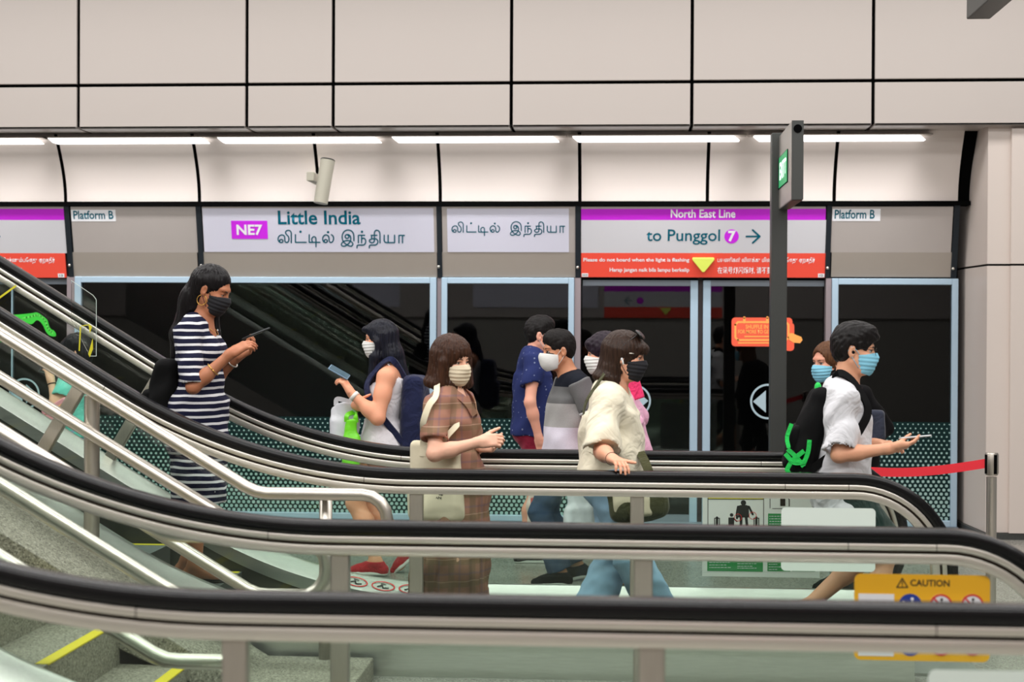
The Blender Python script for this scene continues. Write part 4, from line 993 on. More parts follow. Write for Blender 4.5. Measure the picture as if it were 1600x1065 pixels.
class Fig:
    """one figure: joints in world metres (from the place's depth and the photo's outline), then solids around them"""
    def __init__(s, Y, face, sc, label, female=True, skin=None, loc_px=None):
        s.Y, s.sc, s.fem = Y, sc, female; s.label = label; s.skin = skin
        a = math.radians(face); s.fwd = V3((math.cos(a), math.sin(a), 0)); s.left = V3((-math.sin(a), math.cos(a), 0)); s.up = V3((0, 0, 1))
        s.bits = {}; s.fine = []
    def at(s, px, py, dy=0.0): return V3(P(px, py, s.Y+dy))
    def torso(s, neck, pelvis, wid=1.0, dep=1.0, bust=0.0, belly=0.0, twist=0):
        k = s.sc; s.nb, s.pv = V3(neck), V3(pelvis); ax = unit(s.nb-s.pv); L = float(np.linalg.norm(s.nb-s.pv)); s.tl = L
        T = basis(s.fwd, ax); T = np.stack([np.cross(s.left, ax)/np.linalg.norm(np.cross(s.left, ax)), s.left, ax], 1); s.T = T
        def at(t, f=0, l=0): return s.pv+ax*L*t+T[:, 0]*f*k+T[:, 1]*l*k
        s.tp = at
        f = s.fem; w = wid*k; d = dep*k
        b = [ell(at(0.02, -0.008), (0.112*d, (0.168 if f else 0.158)*w, 0.125*k), T, 0.05), ell(at(0.34, 0.004+belly*0.3), ((0.092+belly)*d, (0.122 if f else 0.14)*w, 0.14*k), T, 0.06),
             ell(at(0.64, -0.004), (0.108*d, (0.138 if f else 0.156)*w, 0.15*k), T, 0.06), ell(at(0.86, -0.012), (0.082*d, (0.148 if f else 0.165)*w, 0.085*k), T, 0.05)]
        if f and bust:
            for l in (-1, 1): b.append(ell(at(0.66, 0.075, 0.062*l), (0.05*k*bust, 0.055*k, 0.055*k), T, 0.04))
        s.butt = [ell(at(0.0, -0.065, 0.065*l), (0.075*d, 0.08*w, 0.09*k), T, 0.04) for l in (-1, 1)]; b += s.butt
        s.sh = {}
        for l, n in ((-1, 'R'), (1, 'L')):
            j = at(0.885, -0.01, l*(0.158 if f else 0.182)*wid); s.sh[n] = j
            b.append(cap(at(0.96, -0.012, l*0.045), j, 0.05*k, 0.048*k, 0.05))
        s.bits['torso'] = b; s.hip = {n: at(0.0, 0.0, l*0.085) for l, n in ((-1, 'R'), (1, 'L'))}
    def ik(s, a, c, l1, l2, hint):
        a, c, hint = V3(a), V3(c), V3(hint); d = c-a; D = float(np.linalg.norm(d))
        if D > (l1+l2)*0.995:
            q = (l1+l2)*0.995/D; c = a+d*q; D *= q; d = c-a
        u = d/D; x = (l1*l1-l2*l2+D*D)/(2*D); r = math.sqrt(max(l1*l1-x*x, 1e-6)); h = hint-a; h = h-u*float(h@u); h /= np.linalg.norm(h)+1e-9
        return a+u*x+h*r, c
    def arm(s, n, elbow, wrist, hdir=None, palm=(0, 0, -1), curl=(0.3,)*4, thumb=None, al=1.0, fat=1.0, spread=0.0, tc=0.3):
        k = s.sc; l1, l2 = 0.285*k*al, 0.245*k*al; e, w = s.ik(s.sh[n], wrist, l1, l2, elbow); sh = s.sh[n]
        s.bits['ua'+n] = [cap(sh, sh+(e-sh)*0.45, 0.049*k*fat, 0.044*k*fat, 0.03), cap(sh+(e-sh)*0.4, e, 0.043*k*fat, 0.037*k*fat, 0.03)]
        s.bits['fa'+n] = [cap(e, e+(w-e)*0.35, 0.037*k*fat, 0.038*k*fat, 0.025), cap(e+(w-e)*0.3, w, 0.037*k*fat, 0.0255*k, 0.025)]
        s.__dict__['e'+n], s.__dict__['w'+n] = e, w
        hd = unit(w-e) if hdir is None else unit(hdir); pn = V3(palm); pn = pn-hd*float(pn@hd); pn = pn/np.linalg.norm(pn); lat = np.cross(hd, pn)
        # the thumb leaves the side of the palm: for a right hand with palm towards pn it lies along +cross(pn, hd)... chosen per side
        tl = lat*(1 if n == 'R' else -1)
        q = 0.95*k; R = np.stack([hd, lat, pn], 1); H = []
        H.append(rbox(w+hd*0.05*q, (0.049*q, 0.038*q, 0.0145*q), 0.013, R, 0.012)); H.append(cap(w-hd*0.01, w+hd*0.03*q, 0.024*k, 0.023*k, 0.02))
        H.append(ell(w+hd*0.04*q+tl*0.026*q+pn*0.008, (0.034*q, 0.018*q, 0.016*q), R, 0.012))
        lens = (0.072, 0.08, 0.074, 0.058)
        tips = []
        for i in range(4):
            o = (0.028-0.0187*i)*q; c = curl[i % len(curl)]
            d0 = hd; p = w+hd*(0.093-0.004*abs(i-1.2))*q+tl*o; L = lens[i]*q; sp = spread*(1.5-i)*0.12
            for j, fr in enumerate((0.45, 0.31, 0.24)):
                an = c*(0.9, 1.1, 0.8)[j]*1.0 if j else c*0.8
                ang = c*(0.8, 1.9, 2.6)[j]
                d = unit(hd*math.cos(ang)+pn*math.sin(ang)+tl*sp); p2 = p+d*L*fr
                r0 = (0.0088, 0.0080, 0.0074)[j]*q; r1 = (0.0080, 0.0074, 0.0062)[j]*q
                H.append(cap(p, p2, r0, r1, 0.004)); p = p2
            tips.append(p)
        t0 = w+hd*0.028*q+tl*0.028*q; td = unit(hd*0.62+tl*0.62+pn*(0.25+tc*0.5)) if thumb is None else unit(thumb)
        t1 = t0+td*0.045*q; td2 = unit(td+hd*0.55+pn*tc*0.6) if thumb is None else unit(td+hd*0.25); t2 = t1+td2*0.034*q; t3 = t2+td2*0.024*q
        H += [cap(t0, t1, 0.0135*q, 0.0105*q, 0.008), cap(t1, t2, 0.0098*q, 0.009*q, 0.004), cap(t2, t3, 0.009*q, 0.0068*q, 0.004)]
        s.bits['hd'+n] = H; lo = np.min([pbox(p)[0] for p in H], 0)-0.006; hi = np.max([pbox(p)[1] for p in H], 0)+0.006; s.fine.append((lo, hi, 0.0034))
        s.__dict__['grip'+n] = w+hd*0.09*q+pn*0.03*q; s.__dict__['palm'+n] = R; s.__dict__['tips'+n] = tips
    def leg(s, n, knee, ankle, toe=None, fat=1.0, pitch=0.0, foot=True):
        k = s.sc; h = s.hip[n]; kn, an = s.ik(h, ankle, 0.415*k, 0.405*k, knee)
        s.bits['th'+n] = [cap(h, h+(kn-h)*0.5, 0.083*k*fat, 0.07*k*fat, 0.04), cap(h+(kn-h)*0.5, kn, 0.07*k*fat, 0.052*k*fat, 0.03)]
        m = kn+(an-kn)*0.32-s.fwd*0.018*k
        s.bits['shn'+n] = [cap(kn, m, 0.05*k*fat, 0.054*k*fat, 0.03), cap(m, an, 0.053*k*fat, 0.034*k, 0.03)]
        s.__dict__['k'+n], s.__dict__['a'+n] = kn, an
        td = unit(toe) if toe is not None else s.fwd
        z = V3((0, 0, 1)); td = unit(td*math.cos(pitch)-z*math.sin(pitch)); dn = unit(np.cross(np.cross(td, z), td))*-1
        heel = an-td*0.045*k+dn*0.055*k; ball = an+td*0.115*k+dn*0.062*k; tip = an+td*0.165*k+dn*0.066*k
        s.bits['ft'+n] = [cap(an, heel, 0.034*k, 0.028*k, 0.03), cap(an+dn*0.01, ball, 0.034*k, 0.026*k, 0.03), cap(ball, tip, 0.03*k, 0.02*k, 0.02), cap(heel, ball, 0.028*k, 0.028*k, 0.02)]
        s.__dict__['foot'+n] = (an, heel, ball, tip, td, dn)
    def head(s, c, yaw=0, pitch=0, roll=0, hs=1.0):
        """yaw: degrees to the left of the facing; pitch: degrees down"""
        k = s.hs = 0.97*hs*(0.965 if s.fem else 1.0)
        y, p = math.radians(yaw), math.radians(pitch)
        f = s.fwd*math.cos(y)+s.left*math.sin(y); f = f*math.cos(p)-s.up*math.sin(p)
        R = basis(f, s.up)
        if roll:
            r = math.radians(roll); R = np.stack([R[:, 0], R[:, 1]*math.cos(r)+R[:, 2]*math.sin(r), R[:, 2]*math.cos(r)-R[:, 1]*math.sin(r)], 1)
        s.H = R; s.hc = V3(c)
        def L(x, y, z): return s.hc+R@(V3((x, y, z))*k)
        s.hl = L; fm = s.fem
        b = [ell(L(-0.012, 0, 0.038), V3((0.098, 0.076, 0.09))*k, R, 0.02), ell(L(0.028, 0, -0.03), V3((0.064, 0.062, 0.082))*k, R, 0.03),
             cap(L(0.05, -0.022, -0.095), L(0.05, 0.022, -0.095), 0.024*k, None, 0.03), cap(L(0.07, 0, -0.1), L(0.072, 0, -0.1), 0.017*k, None, 0.025),
             ell(L(0.074, 0, 0.03), V3((0.022, 0.052, 0.014))*k, R, 0.02)]
        for l in (-1, 1):
            b.append(ell(L(0.064, 0.04*l, -0.028), V3((0.024, 0.024, 0.02))*k, R, 0.025)); b.append(cap(L(0.0, 0.056*l, -0.055), L(0.045, 0.03*l, -0.095), 0.017*k, 0.018*k, 0.03))
        s.bits['head'] = b
        s.bits['face'] = [cap(L(0.088, 0, 0.01), L(0.106, 0, -0.028), 0.0085*k, 0.0115*k, 0.012), ell(L(0.1, 0.011, -0.033), V3((0.011, 0.009, 0.008))*k, R, 0.008), ell(L(0.1, -0.011, -0.033), V3((0.011, 0.009, 0.008))*k, R, 0.008),
                          cap(L(0.084, -0.017, -0.063), L(0.084, 0.017, -0.063), 0.008*k, None, 0.01), cap(L(0.083, -0.014, -0.072), L(0.083, 0.014, -0.072), 0.009*k, None, 0.008)]
        s.ears = []
        for l in (-1, 1):
            E = R@basis((1, 0.25*l, 0), (0.2, 0, 1)).astype(np.float32)
            s.ears.append(ell(L(-0.012, 0.078*l, -0.004), V3((0.02, 0.011, 0.033))*k, E, 0.006)); s.ears.append(ell(L(-0.008, 0.074*l, -0.03), V3((0.012, 0.008, 0.012))*k, E, 0.008))
        s.bits['ear'] = s.ears; s.eyeholes = [ell(L(0.088, 0.031*l, 0.004), V3((0.014, 0.017, 0.010))*k, R, 0.008) for l in (-1, 1)]
        s.earholes = [ell(L(-0.003, 0.088*l, -0.004), V3((0.009, 0.007, 0.016))*k, R, 0.004) for l in (-1, 1)]
        s.bits['neck'] = [cap(s.nb+s.T[:, 0]*0.005-s.T[:, 2]*0.02, L(-0.022, 0, -0.055), (0.05 if fm else 0.058)*s.sc, (0.046 if fm else 0.055)*s.sc, 0.035), cap(s.nb-s.T[:, 2]*0.05+s.T[:, 0]*0.04*s.sc, L(-0.005, 0, -0.075), 0.035*s.sc, 0.038*s.sc, 0.03)]
        lo = s.hc-0.142; hi = s.hc+0.142; s.fine.append((lo, hi, 0.0046))
    def pt(s, px, z, dy=0.0):
        q = P(px, 700, s.Y+dy); return V3((q.x, s.Y+dy, z))
    def build(s):
        px = (s.aR+s.aL)/2 if hasattr(s, 'aR') else s.pv
        z0 = min(s.footR[3][2], s.footL[3][2], s.footR[1][2], s.footL[1][2])-0.03*s.sc if hasattr(s, 'footR') else 0.0
        s.t = thing('person', (float(s.pv[0]), float(s.pv[1]), float(z0)), s.label, 'person')
        f = Field()
        for n in ('torso', 'neck', 'head', 'face', 'ear', 'uaR', 'uaL', 'faR', 'faL', 'hdR', 'hdL', 'thR', 'thL', 'shnR', 'shnL', 'ftR', 'ftL'):
            f.add(*s.bits.get(n, []))
        f.sub(*s.eyeholes); f.sub(*s.earholes)
        ld = getattr(s, 'lid', 0.0)
        f.add(*[ell(s.hl(0.0775, 0.031*l, 0.0135-ld), V3((0.0125, 0.016, 0.0075))*s.hs, s.H, 0.004) for l in (-1, 1)])
        s.body = fmesh('body', f, s.skin, s.t, 0.0095, s.fine)
        L = s.hl; k = s.hs
        for l in (-1, 1):
            mb = MB(); c = L(0.0745, 0.031*l, 0.003); mb.ball(c, 0.0125*k, 14, 0)
            fr = s.H[:, 0]; mb.ball(c+fr*0.0085*k+s.H[:, 1]*0.001*l, 0.0062*k, 10, 1); obj('eye', mb, [M['eye_white'], M['iris']], s.t, True)
            mb = MB(); mb.tube([L(0.097, 0.014*l, 0.021), L(0.094, 0.03*l, 0.0265), L(0.078, 0.05*l, 0.022)], [0.0022*k, 0.003*k, 0.0012*k], 8); obj('eyebrow', mb, s.brow if hasattr(s, 'brow') else M['brow'], s.t, True)
            mb = MB(); mb.tube([L(0.0905, 0.019*l, 0.006), L(0.0925, 0.031*l, 0.0105), L(0.080, 0.0455*l, 0.006)], [0.0009*k, 0.0016*k, 0.0009*k], 6); obj('eyelashes', mb, M['brow'], s.t, True)
        return s.t
    def mask(s, m, kind='surgical', loops=True, name='face_mask'):
        L, k, R = s.hl, s.hs, s.H; f = Field()
        for p in s.bits['head'][1:4]+s.bits['face'][:1]: f.add(infl(p, 0.0095, 0.02))
        if kind == 'beak':
            f.add(cap(L(0.118, 0, -0.025), L(0.108, 0, -0.075), 0.012*k, 0.014*k, 0.04), ell(L(0.07, 0, -0.055), V3((0.055, 0.066, 0.062))*k, R, 0.04))
        else: f.add(ell(L(0.068, 0, -0.055), V3((0.049, 0.063, 0.057))*k, R, 0.03))
        n0 = R@V3((0.0, 0, 1)); f.cut(L(0.1, 0, -0.006), R@V3((-0.22, 0, 1))); f.cut(L(0.06, 0, -0.118), R@V3((-0.25, 0, -1)))
        f.cut(L(0.026, 0, 0), R@V3((-1, 0, 0)))
        if kind != 'beak':
            hc, H = s.hc.copy(), R.copy()
            def pleat(X):
                z = ((X-hc)@H[:, 2])/k; x = ((X-hc)@H[:, 0])/k
                return 0.0016*np.sin(z*2*math.pi/0.021)*((z < -0.02) & (z > -0.1))
            f.disp(pleat)
        lo, hi = s.hc-0.15, s.hc+0.15
        o = fmesh(name, f, m, s.t, 0.0032, lo=lo, hi=hi)
        if loops:
            for l in (-1, 1):
                mb = MB()
                for z0, z1 in ((-0.022, 0.024), (-0.088, -0.036)):
                    mb.tube(crv([L(0.03, 0.0655*l, z0), L(0.012, 0.0785*l, (z0+z1)/2), L(-0.012, 0.084*l, z1*0.8), L(-0.03, 0.079*l, -0.004)], 4), 0.0016*k, 6)
                obj('ear_loop', mb, m, o, True)
        return o
    def hair(s, f, m, h=0.0055, groove=0.0018, nf=38, name='hair'):
        hc, H, k = s.hc.copy(), s.H.copy(), s.hs
        def gr(X):
            q = (X-hc); th = np.arctan2(q[..., 1], q[..., 0]+1e-6); z = q[..., 2]
            return groove*(np.sin(nf*th+9*z+2*np.sin(23*z+5*th))+0.6*np.sin(nf*2.3*th-14*z))
        if groove: f.disp(gr)
        return fmesh(name, f, m, s.t, h)
    def garment(s, name, f, m, h=0.0085): return fmesh(name, f, m, s.t, h)
    def wrinkle(s, amp, scale, seed=0.0, zs=1.0):
        def w(X):
            x, y, z = X[..., 0]*scale, X[..., 1]*scale, X[..., 2]*scale*zs
            return amp*(np.sin(x*1.3+2.2*np.sin(z*0.9+seed)+seed)+0.7*np.sin(z*1.7+1.8*np.sin(x*1.1-seed)+y*1.2)+0.5*np.sin(2.3*z-1.7*x+2.9*y+seed*2))
        return w
    def sleeve(s, f, n, frac, ra, rb, k=0.03, hole=True, lower=False):
        """tapered sleeve over the upper arm (frac of its length), open at the cuff"""
        a, e, w = s.sh[n], s.__dict__['e'+n], s.__dict__['w'+n]
        if not lower:
            b = a+(e-a)*frac; f.add(cone(a+(a-e)*0.1, b, ra, rb, s.fwd, k))
            if hole: u = unit(e-a); f.sub(cone(b-u*0.022, b+u*0.02, rb-0.013, rb-0.011, s.fwd, 0.003))
        else:
            f.add(cap(a, e, ra, rb, k)); b = e+(w-e)*frac; f.add(cone(e, b, rb, rb*0.8, s.up, k))
    def shirt(s, d=0.014, hem=0.0, k=None):
        f = Field()
        for p in s.bits['torso']: f.add(infl(p, d, k))
        return f
    def shoe(s, n, m, sole=None, d=0.008, name='shoe', low=0.04):
        an, heel, ball, tip, td, dn = s.__dict__['foot'+n]; f = Field()
        for p in s.bits['ft'+n]: f.add(infl(p, d))
        f.cut(an-dn*(low-0.04), -dn); f.cut(heel+dn*0.03, dn)
        o = fmesh(name, f, m, s.t, 0.006)
        if sole is not None:
            f = Field().add(cap(heel+dn*0.022, ball+dn*0.02, 0.034, 0.042, 0.02), cap(ball+dn*0.02, tip+dn*0.014, 0.042, 0.026, 0.02)); f.cut(heel+dn*0.034, dn); f.cut(heel+dn*0.010, -dn)
            fmesh('sole', f, sole, o, 0.006)
        return o
    def trousers(s, m, n_end=0.95, d=0.016, name='trousers', top=0.1, flare=0.0, shorts=None):
        f = Field().add(*[infl(p, d) for p in s.bits['torso'][:2]+s.butt])
        f.cut(s.tp(top), s.T[:, 2])
        for n in 'RL':
            h, kn, an = s.hip[n], s.__dict__['k'+n], s.__dict__['a'+n]
            r = s.bits['th'+n][0][3]+d; rk = s.bits['th'+n][1][4]+d
            if shorts is not None:
                b = h+(kn-h)*shorts; f.add(cone(h+(h-kn)*0.05, b, r, r*0.92+flare, s.fwd, 0.03)); f.sub(cone(b-(kn-h)*0.06, b+(kn-h)*0.05, r*0.92+flare-0.008, r*0.92+flare-0.006, s.fwd, 0.003))
            else:
                e = kn+(an-kn)*n_end
                f.add(cap(h, kn, r, rk, 0.04), cone(kn+(kn-an)*0.03, e, rk, s.bits['shn'+n][1][4]+d+0.012+flare, s.fwd, 0.03))
        f.disp(s.wrinkle(0.0022, 26, 1.3, 1.4)); return fmesh(name, f, m, s.t, 0.0085)
# ------------------------------------------------------------------ patterned cloth
def striped(name, c0, c1, pitch, frac, off=0.0):
    t = NT(name); b = t.bsdf(Roughness=0.85, Specular_IOR_Level=0.2); s = t.n('ShaderNodeSeparateXYZ'); co = t.pos(); t.l(co, s.inputs[0])
    nz = t.n('ShaderNodeTexNoise'); nz.inputs['Scale'].default_value = 5; t.l(co, nz.inputs[0])
    z = t.math('ADD', s.outputs[2], t.math('MULTIPLY_ADD', nz.outputs[0], 0.024, off-0.012))
    k = t.math('LESS_THAN', t.math('FRACT', t.math('DIVIDE', z, pitch)), frac); t.l(t.mix(k, c0, c1), b.inputs['Base Color']); return t.m
def banded(name, bands, rough=0.9):
    """bands: [(z below which, colour)] from the bottom up, in metres above the figure's foot"""
    t = NT(name); b = t.bsdf(Roughness=rough, Specular_IOR_Level=0.2); s = t.n('ShaderNodeSeparateXYZ'); co = t.pos(); t.l(co, s.inputs[0]); z = s.outputs[2]
    nz = t.n('ShaderNodeTexNoise'); nz.inputs['Scale'].default_value = 220; t.l(co, nz.inputs[0])
    col = bands[-1][1]
    for zz, c in bands[-2::-1]: col = t.mix(t.math('LESS_THAN', z, zz), col, c)
    mx = t.n('ShaderNodeVectorMath', operation='SCALE'); t.l(col, mx.inputs[0]); t.l(t.math('MULTIPLY_ADD', nz.outputs[0], 0.35, 0.82), mx.inputs[3]); t.l(mx.outputs[0], b.inputs['Base Color']); return t.m
def plaid(name):
    t = NT(name); b = t.bsdf(Roughness=0.9, Specular_IOR_Level=0.15); s = t.n('ShaderNodeSeparateXYZ'); co = t.pos(); t.l(co, s.inputs[0])
    base = rgb(160, 116, 98)
    def band(axis, pitch, off, frac):
        return t.math('LESS_THAN', t.math('FRACT', t.math('DIVIDE', t.math('ADD', s.outputs[axis], off), pitch)), frac)
    c = t.mix(t.math('MULTIPLY', band(2, 0.11, 0.0, 0.30), 0.65), base, rgb(132, 110, 84))
    c = t.mix(t.math('MULTIPLY', band(0, 0.10, 0.02, 0.28), 0.6), c, rgb(126, 104, 82))
    c = t.mix(t.math('MULTIPLY', band(2, 0.11, 0.05, 0.10), 0.35), c, rgb(112, 96, 116))
    c = t.mix(t.math('MULTIPLY', band(0, 0.10, 0.07, 0.10), 0.3), c, rgb(112, 96, 116))
    c = t.mix(t.math('MULTIPLY', band(2, 0.11, 0.085, 0.05), 0.5), c, rgb(206, 168, 148))
    t.l(c, b.inputs['Base Color']); return t.m
def flecked(name, base, fleck):
    t = NT(name); b = t.bsdf(Roughness=0.85, Specular_IOR_Level=0.2); v = t.n('ShaderNodeTexVoronoi'); v.inputs['Scale'].default_value = 26; v.inputs['Randomness'].default_value = 0.5; t.l(t.pos(), v.inputs[0])
    t.l(t.mix(t.math('MULTIPLY', t.math('LESS_THAN', v.outputs['Distance'], 0.16), 0.6), base, fleck), b.inputs['Base Color']); return t.m
def denim(name, col): return mat(name, col, 0.9, 0, 0.14, 18, 0.4, 16, (1, 1, 0.5), spec=0.15)
def bmesh_field(name, f, m, parent, h=0.006, label=None, cat=None): 
    o = fmesh(name, f, m, parent, h); return o
def flat_strap(mb, pts, w, th, normal, mi=0):
    """ribbon of width w and thickness th along pts, its broad side facing `normal`"""
    pts = [Vector(p) for p in crv(pts, 5)]; nv = Vector(normal).normalized(); vs = []; n = len(pts)
    for i, p in enumerate(pts):
        d = (pts[min(i+1, n-1)]-pts[max(i-1, 0)]).normalized(); sd = d.cross(nv).normalized(); u = sd.cross(d)
        vs += [p+sd*w/2+u*th/2, p-sd*w/2+u*th/2, p-sd*w/2-u*th/2, p+sd*w/2-u*th/2]
    fs = [(4*i+k, 4*i+(k+1) % 4, 4*(i+1)+(k+1) % 4, 4*(i+1)+k) for i in range(n-1) for k in range(4)]+[(3, 2, 1, 0), (4*n-4, 4*n-3, 4*n-2, 4*n-1)]
    return mb.add(vs, fs, mi)
def phone(c, ax, nrm, label, col, screen=True, L=0.15, Wd=0.073, th=0.009):
    """c centre, ax long axis, nrm direction the screen faces"""
    R = basis(nrm, ax); fx, lt, up = R[:, 0], R[:, 1], R[:, 2]; c = V3(c)
    t = thing('phone', tuple(c-up*L/2), label, 'phone')
    o = bmesh_field('phone_case', Field().add(rbox(c, (th/2, Wd/2, L/2), 0.004, R, 0.005)), mat('phone_case', col, 0.4), t, 0.0032)
    mb = MB().obox(Vector(c+fx*(th/2+0.0006)), Vector(fx)*0.0004, Vector(lt)*(Wd/2-0.004), Vector(up)*(L/2-0.006)); obj('screen', mb, mat('phone_screen', rgb(70, 96, 110) if screen else rgb(20, 22, 26), 0.15), t)
    mb = MB().obox(Vector(c-fx*(th/2+0.001)+up*(L/2-0.022)+lt*(Wd/2-0.02)), Vector(fx)*0.001, Vector(lt)*0.011, Vector(up)*0.013); obj('camera_island', mb, M['black'], t)
    return t
GOLD = mat('gold', rgb(222, 176, 92), 0.3, 1.0); M['gold'] = GOLD
def ringband(parent, name, c, ax, r, th, m, w=None):
    ax = Vector(ax).normalized(); a = ax.cross(Vector((0, 0, 1)) if abs(ax.z) < 0.9 else Vector((1, 0, 0))).normalized(); b = ax.cross(a); c = Vector(c); n = 22
    if w is None:
        mb = MB().tube([c+a*r*math.cos(2*math.pi*i/n)+b*r*math.sin(2*math.pi*i/n) for i in range(n+1)], th, 6)
    else:
        vs = [];
        for i in range(n):
            d = a*math.cos(2*math.pi*i/n)+b*math.sin(2*math.pi*i/n); vs += [c+d*r-ax*w/2, c+d*(r+th)-ax*w/2, c+d*(r+th)+ax*w/2, c+d*r+ax*w/2]
        mb = MB().add(vs, [(4*i+k, 4*i+(k+1) % 4, 4*((i+1) % n)+(k+1) % 4, 4*((i+1) % n)+k) for i in range(n) for k in range(4)])
    return obj(name, mb, m, parent, True)
def backpack(p, label, m, size=(0.14, 0.28, 0.42), top_t=0.93, off=0.1, pocket=True, h=0.008, strap=True, straps_m=None, tilt=0.0):
    """worn on figure p's back"""
    k = p.sc; T = p.T; d, w, hh = [q*k/2 for q in size]
    top = p.tp(top_t, -off); c = top-T[:, 2]*hh-T[:, 0]*d
    if tilt:
        ct, st = math.cos(tilt), math.sin(tilt); R = np.stack([T[:, 0]*ct-T[:, 2]*st, T[:, 1], T[:, 2]*ct+T[:, 0]*st], 1)
    else: R = T
    t = thing('backpack', tuple(c-R[:, 2]*hh), label, 'backpack')
    f = Field().add(rbox(c, (d*0.8, w, hh), 0.05*k, R, 0.03), ell(c-R[:, 0]*d*0.25-R[:, 2]*hh*0.1, (d*0.95, w*0.92, hh*0.9), R, 0.05)); f.disp(p.wrinkle(0.003, 18, 0.7))
    bmesh_field('bag_body', f, m, t, h)
    if pocket:
        f = Field().add(rbox(c-R[:, 0]*(d*0.95)-R[:, 2]*hh*0.38, (d*0.45, w*0.8, hh*0.5), 0.03*k, R, 0.02)); f.disp(p.wrinkle(0.003, 22, 2.1)); bmesh_field('front_pocket', f, m, t, h)
    if strap:
        for l, n in ((-1, 'R'), (1, 'L')):
            mb = MB(); yl = 0.105*l
            pts = [c+R[:, 2]*hh*0.85+R[:, 1]*0.05*l*k+R[:, 0]*d*0.6, p.tp(1.0, -0.04, yl*0.95)+T[:, 2]*0.05*k, p.tp(0.985, 0.02, yl)+T[:, 2]*0.045*k, p.tp(0.90, 0.088, yl*1.1), p.tp(0.76, 0.115, yl*1.25), p.tp(0.62, 0.09, yl*1.5), p.tp(0.46, 0.03, 0.17*l), c-R[:, 2]*hh*0.75+R[:, 1]*w*0.9*l+R[:, 0]*d*0.5]
            flat_strap(mb, pts, 0.04*k, 0.012, p.T[:, 0]*0.6+p.T[:, 1]*l*0.8+p.T[:, 2]*0.5); obj('strap', mb, straps_m or m, t, 'auto')
    return t, c, R, (d, w, hh)
M['blackcloth'] = mat('black_cloth', rgb(9, 9, 10), 0.8, 0, 0.1, 30, 0.35, 9, spec=0.15); M['navycloth'] = fabric('navy_cloth', rgb(28, 34, 66))
# ------------------------------------------------------------------ the woman in the striped dress
p = Fig(7.92, -4, 0.965, 'woman in a navy and white striped dress and black mask looking down at her phone', True, skin_mat('skin_brown', rgb(178, 120, 88)))
p.torso(p.at(311, 503), p.at(313, 640), 0.98, 1.0, 0.9, 0.012)
p.head(p.at(331, 453), yaw=-4, pitch=22); p.lid = 0.006
p.arm('R', p.at(291, 612, -0.24), p.at(361, 552, -0.2), hdir=(0.80, 0.28, 0.50), palm=(0.35, 0.65, -0.55), curl=(0.45, 0.5, 0.55, 0.6), al=1.06, fat=0.93)
p.arm('L', p.at(315, 612, 0.2), p.at(372, 556, 0.12), hdir=(0.86, -0.25, 0.42), palm=(0.2, -0.5, 0.75), curl=(0.5, 0.6, 0.7, 0.7), al=1.05, fat=0.9)
g0 = 0.30
p.leg('R', p.at(325, 780, -0.1), p.pt(306, g0+0.085, -0.07)); p.leg('L', p.at(318, 780, 0.08), p.pt(294, g0+0.085, 0.09))
p.build(); p.mask(M['mask_black'])
H = p.hl
f = Field().add(ell(H(-0.018, 0, 0.042), V3((0.108, 0.087, 0.099))*p.hs, p.H, 0.02), cap(H(-0.05, 0.0, 0.02), H(-0.085, 0, -0.10), 0.082*p.hs, 0.066*p.hs, 0.04), cap(H(-0.085, 0, -0.08), p.tp(0.86, -0.105), 0.066*p.hs, 0.052*p.hs, 0.04), cap(p.tp(0.86, -0.105), p.tp(0.62, -0.13), 0.052, 0.03, 0.03),
              cap(H(0.0, 0.07, 0.0), H(0.03, 0.075, -0.12), 0.024*p.hs, 0.02*p.hs, 0.03), cap(H(0.03, 0.075, -0.12), p.tp(0.86, 0.075, 0.07), 0.022, 0.02, 0.03))
f.sub(ell(H(0.104, 0.0, -0.02), V3((0.062, 0.088, 0.092))*p.hs, p.H, 0.012), ell(H(0.055, -0.088, -0.045), V3((0.062, 0.03, 0.058))*p.hs, p.H, 0.012), ell(H(-0.004, -0.092, -0.012), V3((0.028, 0.018, 0.042))*p.hs, p.H, 0.008))
p.hair(f, hair_mat('hair_black', rgb(14, 12, 13), rgb(34, 30, 32), 0.3))
navy = striped('striped_jersey', rgb(20, 22, 48), rgb(222, 222, 224), 0.0367, 0.34)
f = p.shirt(0.013); up = p.T[:, 2]
hem = p.pt(311, WZ(793, p.Y)); hipc = p.tp(-0.02)
f.add(cone(p.tp(0.12, 0.0), (hem+V3((0, 0, 0.28)))*1.0, (0.140, 0.170), (0.150, 0.172), p.fwd, 0.06), cone(hem+V3((0, 0, 0.3)), hem, (0.150, 0.172), (0.132, 0.165), p.fwd, 0.05))
p.sleeve(f, 'R', 0.97, 0.066, 0.060); p.sleeve(f, 'L', 0.97, 0.066, 0.060)
f.sub(ell(p.tp(1.0, 0.055), (0.062, 0.066, 0.085), p.T, 0.012)); f.disp(p.wrinkle(0.0032, 17, 0.4, 1.5)); p.garment('dress', f, navy, 0.0078)
c0 = H(-0.004, -0.075, -0.062); mb = MB().tube([c0+p.H[:, 0]*0.026*math.cos(a*0.3)+p.H[:, 2]*0.026*math.sin(a*0.3) for a in range(22)], 0.0022, 6); obj('earring', mb, GOLD, p.t, True)
u = p.wR-p.eR; ringband(p.t, 'bracelet', p.eR+u*0.52, u, 0.037, 0.0028, GOLD); u = p.wL-p.eL; ringband(p.t, 'bracelet', p.eL+u*0.8, u, 0.033, 0.004, M['steel_tube'])
mb = MB().tube(crv([p.tp(1.04, -0.02, -0.05), p.tp(0.98, 0.04, -0.062), p.tp(0.90, 0.085, -0.035), p.tp(0.85, 0.105, 0.0), p.tp(0.90, 0.085, 0.035), p.tp(0.98, 0.04, 0.062)], 5), 0.0016, 6); obj('necklace', mb, GOLD, p.t, True)
